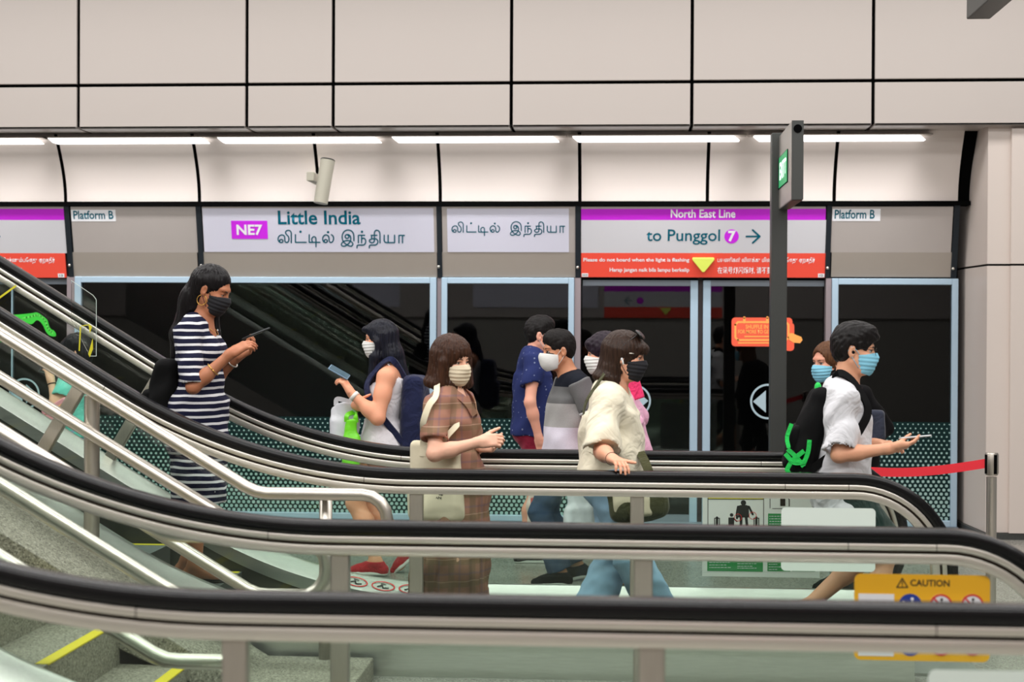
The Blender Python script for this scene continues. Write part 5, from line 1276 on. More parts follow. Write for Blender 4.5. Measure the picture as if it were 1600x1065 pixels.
for n in 'RL':
    an, heel, ball, tip, td, dn = p.__dict__['foot'+n]; f = Field().add(cap(heel+dn*0.022, ball+dn*0.022, 0.03, 0.04, 0.02), cap(ball+dn*0.022, tip+dn*0.016, 0.04, 0.028, 0.02)); f.cut(heel+dn*0.034, dn); f.cut(heel+dn*0.016, -dn)
    o = fmesh('sandal', f, M['blackcloth'], p.t, 0.006); ringband(o, 'ankle_strap', an+dn*0.012, dn, 0.036, 0.004, M['blackcloth'], 0.016)
pg = (p.gripR+p.gripL)/2
phone(p.at(400, 521, -0.05), (0.42, 0.80, 0.32), (-0.4, -0.05, 0.9), 'slim dark phone held in both hands by the woman in the striped dress', rgb(24, 30, 34), False)
backpack(p, 'black backpack on the woman in the striped dress', M['blackcloth'], (0.17, 0.29, 0.40), 0.60, 0.085, True, tilt=0.16, strap=False)
# ------------------------------------------------------------------ the woman with the tote bag
p = Fig(7.88, -20, 0.95, 'woman in a brown plaid dress and cream mask with a canvas tote on her shoulder', True, skin_mat('skin_fair', rgb(232, 186, 160)))
p.torso(p.at(704, 612), p.at(714, 748), 0.94, 0.96, 0.8)
p.head(p.at(706, 564), yaw=-19, pitch=7, roll=3)
p.arm('R', p.at(684, 724, -0.27), p.at(750, 690, -0.24), hdir=(0.92, -0.1, 0.12), palm=(0.1, 0.85, -0.35), curl=(0.75, 0.8, 0.85, 0.9), al=1.0, fat=1.0)
p.arm('L', p.at(745, 720, 0.22), p.at(752, 698, 0.0), hdir=(0.85, -0.45, 0.0), palm=(0.0, -0.5, 0.8), curl=(0.8, 0.9, 0.9, 1.0), fat=0.95)
p.leg('R', p.at(705, 880, -0.1), p.pt(690, 0.1, -0.06)); p.leg('L', p.at(725, 880, 0.06), p.pt(722, 0.1, 0.07))
p.brow = mat('brow_brown', rgb(70, 46, 34), 0.7); p.build(); p.mask(M['mask_cream'])
H = p.hl; k = p.hs
f = Field().add(ell(H(-0.012, 0, 0.042), V3((0.120, 0.100, 0.108))*k, p.H, 0.02), cone(H(-0.024, 0, 0.05), H(-0.03, 0, -0.14), (0.094*k, 0.098*k), (0.104*k, 0.130*k), p.H[:, 0], 0.03), ell(H(-0.03, 0, -0.115), V3((0.112, 0.136, 0.042))*k, p.H, 0.02),
              cap(H(0.03, 0.09, 0.0), H(0.03, 0.108, -0.125), 0.022*k, 0.024*k, 0.03), cap(H(0.03, -0.09, 0.0), H(0.022, -0.108, -0.125), 0.022*k, 0.024*k, 0.03))
f.sub(ell(H(0.122, 0.0, -0.05), V3((0.076, 0.077, 0.094))*k, p.H, 0.012), cap(H(0.0, 0, -0.05), H(0.0, 0, -0.2), 0.06*k, 0.075*k, 0.012))
def fringe(X, hc=p.hc.copy(), HH=p.H.copy()):
    y = (X-hc)@HH[:, 1]; return 0.003*np.sin(y*330)*(((X-hc)@HH[:, 0]) > 0.06)
f.disp(fringe)
p.hair(f, hair_mat('hair_brown', rgb(40, 26, 20), rgb(92, 58, 40), 0.36), groove=0.0022)
pl_ = plaid('plaid_cotton'); f = p.shirt(0.011)
hem = V3((p.pv[0]-0.05, p.pv[1], 0.14)); f.add(cone(p.tp(0.30), p.tp(-0.12), (0.112, 0.14), (0.165, 0.195), p.fwd, 0.05), cone(p.tp(-0.08), hem, (0.16, 0.19), (0.20, 0.235), p.fwd, 0.04))
p.sleeve(f, 'R', 0.74, 0.062, 0.070); p.sleeve(f, 'L', 0.74, 0.062, 0.070)
f.sub(cap(p.tp(1.02, 0.045), p.tp(0.80, 0.15), 0.05, 0.03, 0.01))
ctr = p.pv.copy()
def pleats(X):
    th = np.arctan2(X[..., 1]-ctr[1], X[..., 0]-ctr[0]+0.02); low = np.clip((ctr[2]+0.05-X[..., 2])/0.5, 0, 1); return 0.011*low*np.sin(17*th+2.5*np.sin(3*th+X[..., 2]*2))
f.disp(pleats); f.disp(p.wrinkle(0.004, 17, 2.4, 1.2)); p.garment('dress', f, pl_, 0.0085)
mb = MB()
for l in (-1, 1): flat_strap(mb, [p.tp(1.05, -0.03, 0.062*l), p.tp(1.0, 0.05, 0.075*l), p.tp(0.88, 0.112, 0.05*l), p.tp(0.72, 0.138, 0.012*l)], 0.036, 0.006, p.T[:, 0]+p.T[:, 1]*0.6*l)
obj('collar', mb, pl_, p.t, 'auto')
for n in 'RL': p.shoe(n, M['blackcloth'])
# tote
TT = thing('tote_bag', tuple(p.at(680, 815, -0.24)), 'cream canvas tote bag hanging from the shoulder of the woman in the plaid dress', 'bag')
canvas = mat('canvas_cream', rgb(226, 216, 188), 0.9, 0, 0.04, 40, 0.35, 10)
tc, tu = p.at(681, 750, -0.13), unit((0.93, -0.36, 0.0)); R = np.stack([tu, np.cross((0, 0, 1), tu), V3((0, 0, 1))], 1)
f = Field().add(rbox(tc, (0.135, 0.032, 0.195), 0.025, R, 0.02), rbox(tc-V3((0, 0, 0.11)), (0.15, 0.045, 0.095), 0.035, R, 0.05)); f.disp(p.wrinkle(0.005, 14, 0.9, 0.8)); fmesh('bag_body', f, canvas, TT, 0.0065)
mb = MB()
flat_strap(mb, [tc+R@V3((-0.055, -0.038, 0.12)), tc+R@V3((-0.052, -0.036, 0.2)), p.at(661, 662, -0.235), p.at(670, 634, -0.235), p.at(681, 618, -0.20), p.tp(1.0, -0.03, -0.10)+V3((0, 0, 0.05))], 0.034, 0.004, (-0.3, -1, 0.25)); obj('strap', mb, canvas, TT, 'auto')
mb = MB(); flat_strap(mb, [tc+R@V3((0.06, -0.038, 0.12)), tc+R@V3((0.062, -0.036, 0.2)), p.at(714, 664, -0.15), p.tp(0.62, 0.06, -0.11), p.tp(0.72, 0.03, -0.11)], 0.03, 0.004, (-0.3, -1, 0.2)); obj('strap', mb, canvas, TT, 'auto')
tp_ = Plane(Vector(tc+R@V3((0, -0.057, 0))), Vector(tu), (0, 0, 1))
tp_.text('lettering', 'MS', 682, 766.5, 692.5, 773.5, M['ink'], TT, 0.004, 0.03); tp_.text('lettering', 'AN', 680, 775, 690, 779, M['ink'], TT, 0.004, 0.02)
# ------------------------------------------------------------------ the woman in the cream shirt, hand on the rail
p = Fig(7.86, -6, 0.955, 'woman in a loose cream T-shirt and black mask resting her hand on the rail', True, skin_mat('skin_light', rgb(222, 168, 138)))
p.torso(p.at(957, 606), p.at(957, 748), 1.05, 1.05, 0.7)
p.head(p.at(976, 557), yaw=0, pitch=8)
p.arm('R', p.at(936, 722, -0.27), p.at(957, 717, -0.50), hdir=(0.42, -0.88, -0.10), palm=(-0.05, -0.1, -0.98), curl=(0.46, 0.48, 0.5, 0.52), thumb=(0.8, -0.55, -0.05), al=1.0, fat=1.05, spread=0.5)
p.arm('L', p.at(985, 716, 0.2), p.at(1000, 735, 0.1), fat=1.0)
p.leg('R', p.at(985, 870, -0.08), p.pt(1048, 0.1, -0.08), (0.98, -0.2, 0), fat=1.2); p.leg('L', p.at(945, 870, 0.1), p.pt(918, 0.12, 0.08), fat=1.2, pitch=0.3)
p.build(); p.mask(M['mask_black'])
H = p.hl; k = p.hs
f = Field().add(ell(H(-0.014, 0, 0.04), V3((0.117, 0.092, 0.104))*k, p.H, 0.02), cone(H(-0.03, 0, 0.04), H(-0.062, 0, -0.14), (0.09*k, 0.088*k), (0.086*k, 0.1*k), p.H[:, 0], 0.03), ell(H(-0.065, 0, -0.125), V3((0.092, 0.102, 0.042))*k, p.H, 0.02), ell(H(0.075, 0, 0.055), V3((0.052, 0.06, 0.034))*k, p.H, 0.02), cap(H(0.1, -0.03, 0.045), H(0.118, -0.03, 0.02), 0.012*k, 0.006*k, 0.015))
f.sub(ell(H(0.1, 0.0, -0.055), V3((0.065, 0.09, 0.085))*k, p.H, 0.012), ell(H(0.03, -0.1, -0.07), V3((0.05, 0.03, 0.09))*k, p.H, 0.012), cap(H(0.02, 0, -0.06), H(-0.005, 0, -0.2), 0.06*k, 0.07*k, 0.012))
p.hair(f, hair_mat('hair_dark_brown', rgb(34, 24, 20), rgb(78, 56, 44), 0.34))
cr = fabric('cream_cotton', rgb(234, 226, 202), 0.4, 7); f = p.shirt(0.018); hem = p.tp(0.0)+V3((-0.02, 0, 0.0))
f.add(cone(p.tp(0.72, -0.01), p.at(956, 760), (0.15, 0.175), (0.165, 0.21), p.fwd, 0.05)); f.cut(p.at(956, 758), (0.0, 0, -1))
p.sleeve(f, 'R', 0.98, 0.064, 0.096, 0.04); p.sleeve(f, 'L', 0.9, 0.07, 0.095, 0.04)
f.sub(ell(p.tp(1.02, 0.05), (0.062, 0.07, 0.07), p.T, 0.01)); f.disp(p.wrinkle(0.0065, 13, 1.0, 1.1)); p.garment('shirt', f, cr, 0.0085)
p.trousers(denim('jeans_light', rgb(152, 184, 212)), 0.98, 0.03, 'jeans', flare=0.03)
shw = mat('shoe_white', rgb(220, 218, 214), 0.6)
for n in 'RL': p.shoe(n, shw, mat('sole_white', rgb(235, 232, 226), 0.7))
mb = MB().ball(H(-0.006, -0.083, -0.012), 0.0085, 12).tube([H(-0.002, -0.085, -0.012), H(0.008, -0.086, -0.04)], 0.0042, 8); obj('earbud', mb, mat('earbud_white', rgb(240, 240, 240), 0.25), p.t, True)
mb = MB()
for l in (-1, 1): mb.tube(crv([H(0.055, 0.05*l, 0.125), H(0.0, 0.084*l, 0.07), H(-0.02, 0.095*l, 0.03)], 5), 0.0025, 6)
sgm = mat('sunglass_black', rgb(10, 9, 9), 0.08); sg = obj('sunglasses', mb, sgm, p.t, True)
SR = (p.H@basis((0.75, 0, -0.66), (0.66, 0, 0.75))).astype(np.float32)
for l in (-1, 1): fmesh('lens', Field().add(ell(H(0.066, 0.036*l, 0.128), V3((0.034, 0.033, 0.010))*k, SR, 0.01)), sgm, sg, 0.004)
mb = MB().tube([H(0.03, -0.089, 0.024), H(0.055, -0.083, 0.026)], 0.003, 6); obj('hair_clip', mb, M['steel_tube'], p.t, True)
u = unit(p.wR-p.eR); ringband(p.t, 'hair_tie', p.wR-u*0.012, u, 0.0285, 0.0035, M['blackcloth'])
mb = MB(); flat_strap(mb, [p.tp(0.99, -0.03, -0.12)+V3((0, 0, 0.08)), p.tp(0.85, -0.128, -0.1), p.tp(0.62, -0.145, -0.06), p.tp(0.45, -0.15, -0.02), p.tp(0.3, -0.13, 0.03)], 0.022, 0.004, (-1, -0.5, 0.1)); 
SB = thing('shoulder_bag', tuple(p.at(992, 815, -0.2)), 'olive and cream shoulder bag carried at the hip of the woman in the cream T-shirt', 'bag')
olive = fabric('olive_canvas', rgb(74, 74, 48), 0.3, 12); obj('strap', mb, olive, SB, 'auto')
bc = p.at(996, 778, -0.2); R = basis((0.95, -0.3, 0.12), (-0.12, 0, 1))
f = Field().add(rbox(bc, (0.15, 0.05, 0.1), 0.045, R, 0.02), ell(bc-R[:, 2]*0.05, (0.14, 0.06, 0.07), R, 0.04)); f.disp(p.wrinkle(0.005, 16, 0.2)); fmesh('bag_body', f, olive, SB, 0.0065)
f = Field().add(rbox(bc+R@V3((-0.015, -0.045, -0.012)), (0.098, 0.018, 0.068), 0.015, R, 0.01)); f.disp(p.wrinkle(0.004, 18, 1.2)); fmesh('front_pocket', f, canvas, SB, 0.006)
mb = MB(); flat_strap(mb, [p.at(1000, 706, -0.1), p.at(1008, 722, -0.16), p.at(1014, 738, -0.19), p.at(1018, 760, -0.2)], 0.045, 0.006, (0.2, -1, 0.1)); obj('flap_strap', mb, olive, SB, 'auto')
# ------------------------------------------------------------------ the man in the white T-shirt
p = Fig(8.0, -5, 1.0, 'man in a white T-shirt, glasses and blue mask walking with a phone held out', False, skin_mat('skin_tan', rgb(216, 164, 132)))
p.torso(p.at(1318, 600), p.at(1314, 756), 0.92, 0.98)
p.head(p.at(1335, 547), yaw=-4, pitch=5)
p.arm('R', p.at(1320, 726, -0.24), p.at(1391, 700, -0.24), hdir=(0.95, 0.05, 0.18), palm=(-0.1, 0.3, 0.95), curl=(0.30, 0.32, 0.35, 0.4), thumb=(0.70, 0.35, 0.62), fat=0.98, al=1.02)
p.arm('L', p.at(1335, 730, 0.2), p.at(1366, 693, 0.02), hdir=(0.95, -0.28, 0.02), palm=(0.2, -0.3, -0.9), curl=(0.35, 0.4, 0.45, 0.5), fat=0.95)
p.leg('R', p.at(1350, 870, -0.08), p.pt(1372, 0.1, -0.09), fat=0.95); p.leg('L', p.at(1325, 880, 0.1), p.pt(1262, 0.2, 0.09), fat=0.95, pitch=0.7)
p.build(); p.mask(M['mask_blue'])
H = p.hl; k = p.hs
f = Field().add(ell(H(-0.012, 0, 0.05), V3((0.116, 0.092, 0.103))*k, p.H, 0.02), ell(H(0.045, 0, 0.098), V3((0.066, 0.072, 0.046))*k, p.H, 0.03), ell(H(-0.05, 0, 0.0), V3((0.068, 0.08, 0.078))*k, p.H, 0.03), ell(H(0.092, 0.0, 0.074), V3((0.026, 0.05, 0.024))*k, p.H, 0.02))
f.sub(ell(H(0.108, 0.0, -0.015), V3((0.05, 0.1, 0.07))*k, p.H, 0.012), ell(H(0.04, -0.088, -0.04), V3((0.058, 0.03, 0.06))*k, p.H, 0.01), ell(H(0.04, 0.088, -0.04), V3((0.058, 0.03, 0.06))*k, p.H, 0.01))
for l in (-1, 1): f.sub(ell(H(-0.012, 0.088*l, -0.012), V3((0.028, 0.02, 0.042))*k, p.H, 0.006))
f.disp(lambda X: 0.0028*np.sin(X[..., 0]*95+3*np.sin(X[..., 2]*61+X[..., 1]*40))*np.sin(X[..., 1]*83+X[..., 2]*57+2*np.sin(X[..., 0]*37)))
p.hair(f, hair_mat('hair_jet', rgb(15, 13, 13), rgb(40, 36, 36), 0.4), groove=0.001, h=0.005)
wt = fabric('white_cotton', rgb(218, 218, 222), 0.4, 7); f = p.shirt(0.018); f.add(cone(p.tp(0.78, -0.005), p.at(1316, 797), (0.135, 0.175), (0.155, 0.185), p.fwd, 0.05)); f.cut(p.at(1316, 796), (0, 0, -1))
p.sleeve(f, 'R', 0.92, 0.074, 0.084); p.sleeve(f, 'L', 0.95, 0.074, 0.084); f.sub(ell(p.tp(1.03, 0.025), (0.07, 0.072, 0.06), p.T, 0.008)); f.disp(p.wrinkle(0.0065, 16, 3.0, 1.1)); p.garment('t_shirt', f, wt, 0.0085)
p.trousers(fabric('dark_green_cloth', rgb(34, 52, 48)), shorts=0.85, flare=0.02, d=0.022, name='shorts')
for n in 'RL': p.shoe(n, M['blackcloth'], shw)
gm = mat('glasses_dark', rgb(26, 24, 24), 0.3, 0.5); mb = MB()
for l in (-1, 1):
    mb.tube([H(0.112, 0.033*l, 0.003)+p.H[:, 1]*0.023*k*math.cos(a*math.pi/9)+p.H[:, 2]*0.019*k*math.sin(a*math.pi/9)-p.H[:, 0]*0.004*abs(math.cos(a*math.pi/9)) for a in range(19)], 0.0013, 6)
    mb.tube([H(0.106, 0.056*l, 0.01), H(0.06, 0.072*l, 0.012), H(-0.008, 0.08*l, 0.016), H(-0.02, 0.079*l, 0.002)], 0.0015, 6)
mb.tube([H(0.113, -0.011, 0.006), H(0.115, 0, 0.009), H(0.113, 0.011, 0.006)], 0.0013, 6); gl = obj('glasses', mb, gm, p.t, True)
mb = MB().ball(H(-0.004, -0.082, -0.01), 0.009, 12); obj('earbud', mb, M['blackcloth'], p.t, True)
u = unit(p.wL-p.eL); w = ringband(p.t, 'watch', p.wL-u*0.03, u, 0.028, 0.006, fabric('purple_strap', rgb(58, 44, 120)), 0.022)
phone(p.gripR+V3((0.045, 0.01, 0.012)), (0.97, 0.0, 0.16), (-0.1, 0.1, 1), 'silver phone lying in the open hand of the man in the white T-shirt', rgb(206, 206, 206))
grn = fabric('green_webbing', rgb(40, 196, 84), 0.2, 20)
t, c, R, (d, w_, hh) = backpack(p, 'black backpack with green straps worn by the man in the white T-shirt', M['blackcloth'], (0.15, 0.30, 0.47), 0.97, 0.075, True, tilt=0.26)
nrm = -R[:, 1]
mb = MB(); q = lambda x, z, o=0.012: c+R[:, 0]*x+R[:, 2]*z-R[:, 1]*(w_+o)
flat_strap(mb, [q(-0.115, 0.02, -0.03), q(-0.118, -0.05, -0.025), q(-0.095, -0.10, -0.01)], 0.02, 0.012, nrm); obj('green_piping', mb, grn, t, 'auto')
for pts in ([q(-0.10, -0.105), q(-0.05, -0.13), q(0.0, -0.165)], [q(-0.02, -0.09), q(-0.06, -0.15), q(-0.075, -0.205)], [q(-0.105, -0.13), q(-0.05, -0.16, 0.016), q(0.0, -0.14, 0.016)], [q(-0.08, -0.20), q(-0.045, -0.225), q(0.0, -0.205)], [q(-0.01, -0.03), q(0.0, -0.09), q(-0.005, -0.16)]):
    mb = MB(); flat_strap(mb, pts, 0.022, 0.006, nrm); obj('green_strap', mb, grn, t, 'auto')
f = Field().add(ell(p.at(1278, 606, -0.02), (0.018, 0.03, 0.03), None, 0.01)); fmesh('handle_loop', f, grn, t, 0.005)
# ------------------------------------------------------------------ people on the platform behind the escalators
# the woman in the white tank top
p = Fig(10.2, 178, 1.0, 'woman in a white tank top facing left with a phone in her hand', True, skin_mat('skin_warm', rgb(228, 166, 132)))
p.torso(p.at(609, 574), p.at(598, 694), 1.0, 1.05, 0.9)
p.head(p.at(594, 530), yaw=3, pitch=4)
p.arm('L', p.at(585, 662, -0.26), p.at(549, 614, -0.22), hdir=(-0.55, 0.05, 0.83), palm=(-0.75, 0.35, -0.5), curl=(0.6, 0.65, 0.7, 0.75), al=0.97, fat=1.22)
p.arm('R', p.at(580, 668, 0.1), p.at(556, 633, -0.16), hdir=(0.75, -0.60, -0.08), palm=(0.5, 0.75, 0.1), curl=(0.5, 0.55, 0.6, 0.6), al=0.95, fat=1.1)
p.leg('L', p.at(575, 785, -0.08), p.pt(588, 0.10, -0.1), fat=1.12); p.leg('R', p.at(590, 790, 0.08), p.pt(636, 0.17, 0.08), fat=1.1, pitch=0.7)
p.build(); p.mask(M['mask_white'])
H = p.hl; k = p.hs
f = Field().add(ell(H(-0.014, 0, 0.042), V3((0.115, 0.092, 0.104))*k, p.H, 0.02), cone(H(-0.035, 0, 0.04), H(-0.07, 0, -0.14), (0.088*k, 0.09*k), (0.085*k, 0.095*k), p.H[:, 0], 0.03), cap(H(-0.075, 0, -0.12), p.tp(0.72, -0.13), 0.08, 0.04, 0.03),
              cap(H(0.02, 0.075, -0.02), H(0.035, 0.08, -0.12), 0.03, 0.03, 0.03), cap(H(0.035, 0.08, -0.12), p.tp(0.80, 0.10, 0.075), 0.034, 0.026, 0.03), cap(p.tp(0.80, 0.10, 0.075), p.tp(0.60, 0.125, 0.06), 0.026, 0.012, 0.03), ell(H(0.075, 0, 0.075), V3((0.05, 0.058, 0.03))*k, p.H, 0.02))
f.sub(ell(H(0.108, 0.0, -0.03), V3((0.064, 0.09, 0.085))*k, p.H, 0.012), ell(H(0.06, 0.085, -0.05), V3((0.036, 0.03, 0.06))*k, p.H, 0.01)); p.hair(f, hair_mat('hair_blue_black', rgb(14, 14, 18), rgb(46, 48, 62), 0.3))
wk = fabric('white_rib', rgb(236, 232, 236), 0.3, 8); f = Field().add(*[infl(q, 0.011) for q in p.bits['torso'][:-2]]); f.add(cone(p.tp(0.3), p.tp(-0.16), (0.122, 0.148), (0.165, 0.19), p.fwd, 0.05)); f.cut(p.tp(0.84, 0, 0), p.T[:, 2]+p.T[:, 0]*0.25)
for l in (-1, 1): f.sub(ell(p.tp(0.82, 0.0, 0.19*l), (0.12, 0.075, 0.09), p.T, 0.012))
f.disp(p.wrinkle(0.004, 16, 1.7)); p.garment('tank_top', f, wk)
for l in (-1, 1):
    mb = MB(); flat_strap(mb, [p.tp(0.78, 0.118, 0.085*l), p.tp(0.92, 0.085, 0.088*l), p.tp(1.0, 0.01, 0.088*l)+V3((0, 0, 0.035)), p.tp(0.9, -0.08, 0.085*l), p.tp(0.76, -0.115, 0.08*l)], 0.035, 0.005, p.T[:, 0]+p.T[:, 2]*0.5); obj('shoulder_strap', mb, wk, p.t, 'auto')
p.trousers(fabric('brown_cloth', rgb(120, 86, 66)), shorts=0.35, flare=0.006, d=0.006, name='shorts')
redshoe = fabric('red_canvas', rgb(176, 34, 44), 0.2, 30)
for n in 'RL': p.shoe(n, redshoe, shw)
u = unit(p.wL-p.eL); ringband(p.t, 'watch', p.wL-u*0.03, u, 0.029, 0.006, mat('watch_strap_white', rgb(226, 224, 216), 0.5), 0.024)
phone(p.at(530, 581, -0.2), (-0.80, -0.1, 0.55), (0.45, -0.35, 0.75), 'blue-grey phone held up by the woman in the white tank top', rgb(120, 150, 176), True, 0.145, 0.07)
backpack(p, 'navy backpack on the woman in the white tank top', M['navycloth'], (0.18, 0.30, 0.50), 0.94, 0.10, True, tilt=0.05)
bag_w = glass('thin_white_plastic', (0.62, 0.62, 0.64, 1), 1.3, 0.3)
def plastic(name, col, alpha):
    t = NT(name); b = t.bsdf(Base_Color=col, Roughness=0.35); tr = t.n('ShaderNodeBsdfTransparent'); mx = t.n('ShaderNodeMixShader'); mx.inputs[0].default_value = alpha
    bp = t.n('ShaderNodeBump'); bp.inputs['Strength'].default_value = 0.8; bp.inputs['Distance'].default_value = 0.01; nz = t.n('ShaderNodeTexNoise'); nz.inputs['Scale'].default_value = 16; nz.inputs['Detail'].default_value = 4; t.l(t.pos(), nz.inputs[0]); t.l(nz.outputs[0], bp.inputs['Height']); t.l(bp.outputs[0], b.inputs['Normal'])
    t.l(tr.outputs[0], mx.inputs[1]); t.l(b.outputs[0], mx.inputs[2]); t.l(mx.outputs[0], t.out.inputs[0]); return t.m
M['plastic_white'] = plastic('plastic_white', rgb(226, 228, 234), 0.82); M['plastic_green'] = plastic('plastic_green', rgb(120, 226, 40), 0.9)
def carrier(c, w, d, hgt, yaw, label, m, seed=0.0, handle_to=None, name='plastic_bag', handles=True):
    c = V3(c); a = math.radians(yaw); R = np.array([[math.cos(a), -math.sin(a), 0], [math.sin(a), math.cos(a), 0], [0, 0, 1]], np.float32)
    t = thing(name, (float(c[0]), float(c[1]), float(c[2]-hgt/2)), label, 'bag')
    f = Field().add(cone(c+V3((0, 0, -hgt/2)), c+V3((0, 0, hgt*0.42)), (w/2*1.05, d/2*1.1), (w/2*0.85, d/2*0.55), R[:, 0], 0.03), rbox(c+V3((0, 0, -hgt*0.2)), (w/2, d/2, hgt*0.3), 0.03, R, 0.03))
    def wr(X): x = (X-c)@R[:, 0]; return 0.003*np.sin(x*70+seed+5*np.sin(X[..., 2]*7+seed))+0.002*np.sin(X[..., 2]*31+x*45+seed)
    f.disp(wr); fmesh('bag_body', f, m, t, 0.0075)
    if handles:
        top = V3(handle_to) if handle_to is not None else c+V3((0, 0, hgt*0.85))
        for s_ in (-1, 1):
            mb = MB(); flat_strap(mb, [c+R@V3((w*0.32*s_, 0, hgt*0.36)), c+R@V3((w*0.26*s_, 0, hgt*0.5)), (c+V3((0, 0, hgt*0.5)))*0.35+top*0.65, top], 0.03, 0.008, R[:, 1]); obj('handle', mb, m, t, 'auto')
    return t
cw = p.eR*0.35+p.wR*0.65
carrier(p.at(538, 660, -0.12), 0.17, 0.08, 0.31, 10, 'white plastic carrier bag hanging from the arm of the woman in the white tank top', M['plastic_white'], 0.3, p.at(556, 632, -0.13))
carrier(p.at(549, 688, -0.20), 0.11, 0.06, 0.33, -15, 'lime green plastic bag below the white carrier bag', M['plastic_green'], 1.7, p.at(560, 640, -0.05))
# the man in the blue flecked T-shirt
p = Fig(10.9, 8, 1.0, 'man in a dark blue flecked T-shirt and maroon shorts facing away to the right', False, skin_mat('skin_pink', rgb(236, 176, 152)))
p.torso(p.at(833, 550), p.at(834, 674), 0.98, 1.0)
p.head(p.at(844, 524), yaw=-2, pitch=4)
p.arm('R', p.at(826, 632, -0.3), p.at(842, 684, -0.26), palm=(0.2, 1, 0.1), curl=(0.3, 0.32, 0.35, 0.35), al=1.03)
p.arm('L', p.at(850, 630, 0.3), p.at(862, 620, 0.1), palm=(0.2, -1, 0.1))
p.leg('R', p.at(840, 770, -0.08), p.pt(822, 0.085, -0.1)); p.leg('L', p.at(846, 770, 0.08), p.pt(842, 0.085, 0.1))
p.build(); p.mask(M['mask_white'])
H = p.hl; k = p.hs
def short_hair(f0, top=0.02, hair=None, groove=0.0008, line=0.0, side=0.0):
    f = Field().add(ell(H(-0.012, 0, 0.046), V3((0.108, 0.083, 0.096+top*0.5))*k, p.H, 0.02), ell(H(0.03, 0, 0.09), V3((0.066, 0.062, 0.04+top))*k, p.H, 0.03), ell(H(-0.055, 0, 0.0), V3((0.052, 0.068, 0.07))*k, p.H, 0.03))
    f.sub(ell(H(0.112, 0.0, -0.012+line), V3((0.05, 0.09, 0.078))*k, p.H, 0.012))
    for l in (-1, 1): f.sub(ell(H(0.045, 0.082*l, -0.05+side), V3((0.06, 0.03, 0.07))*k, p.H, 0.012), ell(H(-0.012, 0.086*l, -0.014), V3((0.026, 0.018, 0.04))*k, p.H, 0.006))
    f.disp(lambda X: 0.0018*np.sin(X[..., 0]*110+3*np.sin(X[..., 2]*71+X[..., 1]*50))*np.sin(X[..., 1]*93+X[..., 2]*67))
    return p.hair(f, hair, groove=groove)
short_hair(None, 0.012, hair_mat('hair_near_black', rgb(18, 16, 16), rgb(44, 40, 40), 0.4))
f = p.shirt(0.018); f.add(cone(p.tp(0.72), p.tp(-0.04), (0.13, 0.168), (0.155, 0.188), p.fwd, 0.05)); f.cut(p.tp(-0.04), -p.T[:, 2])
p.sleeve(f, 'R', 0.62, 0.07, 0.074); p.sleeve(f, 'L', 0.62, 0.07, 0.074); f.sub(ell(p.tp(1.06, 0.03), (0.068, 0.066, 0.05), p.T, 0.008)); f.disp(p.wrinkle(0.0045, 15, 5.0)); p.garment('t_shirt', f, flecked('blue_fleck', rgb(40, 50, 100), rgb(150, 160, 190)))
P4H = p.wR.copy(); P4Y = float(p.wR[1])
p.trousers(fabric('maroon_cloth', rgb(138, 30, 56)), shorts=0.9, flare=0.012, d=0.008, name='shorts')
for n in 'RL': p.shoe(n, M['blackcloth'], shw)
mb = MB(); mb.tube([H(0.1, -0.056, 0.01), H(0.05, -0.072, 0.014), H(-0.012, -0.08, 0.014)], 0.0028, 6)
for l in (-1, 1): mb.tube([H(0.108, 0.033*l, 0.002)+p.H[:, 1]*0.024*k*math.cos(a*math.pi/8)+p.H[:, 2]*0.017*k*math.sin(a*math.pi/8) for a in range(17)], 0.002, 6)
obj('glasses', mb, gm, p.t, True)
# the man in the banded T-shirt
p = Fig(10.0, 198, 0.985, 'bearded man in a black, grey and white banded T-shirt and white pointed mask facing left', False, skin_mat('skin_olive', rgb(196, 140, 106)))
p.torso(p.at(893, 586), p.at(884, 708), 1.0, 1.05)
p.head(p.at(873, 548), yaw=0, pitch=6)
p.arm('L', p.at(918, 664, -0.2), p.at(908, 716, -0.26), palm=(-0.3, 0.9, 0), al=1.0, fat=1.15)
p.arm('R', p.at(860, 660, 0.3), p.at(862, 715, 0.1), palm=(-0.3, -0.9, 0))
p.leg('L', p.at(876, 800, -0.1), p.pt(876, 0.085, -0.12)); p.leg('R', p.at(880, 800, 0.1), p.pt(902, 0.1, 0.08), pitch=0.2)
p.build(); p.mask(M['mask_white'], 'beak')
H = p.hl; k = p.hs
short_hair(None, 0.010, hair_mat('hair_short_black', rgb(18, 16, 16), rgb(42, 36, 34), 0.5), side=-0.004)
f = Field()
for q in p.bits['head'][1:3]+p.bits['head'][-3:]: f.add(infl(q, 0.0035, 0.02))
f.cut(H(0, 0, -0.03), p.H[:, 2]-p.H[:, 0]*0.4); f.cut(H(0.012, 0, 0), -p.H[:, 0]); f.disp(lambda X: 0.001*np.sin(X[..., 0]*500)*np.sin(X[..., 2]*520)); fmesh('beard', f, mat('beard_black', rgb(30, 22, 20), 0.9), p.t, 0.0045)
zf = lambda y: WZ(y, 9.9, 890)-float(p.t.location.z)
bt = banded('banded_knit', [(zf(667), rgb(214, 208, 220)), (zf(630), rgb(168, 166, 164)), (zf(604), rgb(104, 104, 104)), (9, rgb(22, 26, 36))])
f = p.shirt(0.016); f.add(cone(p.tp(0.7), p.tp(-0.06), (0.13, 0.17), (0.155, 0.19), p.fwd, 0.05)); f.cut(p.tp(-0.06), -p.T[:, 2]); f.sub(ell(p.tp(1.06, 0.03), (0.07, 0.068, 0.05), p.T, 0.008)); f.disp(p.wrinkle(0.004, 15, 0.1)); p.garment('t_shirt', f, bt)
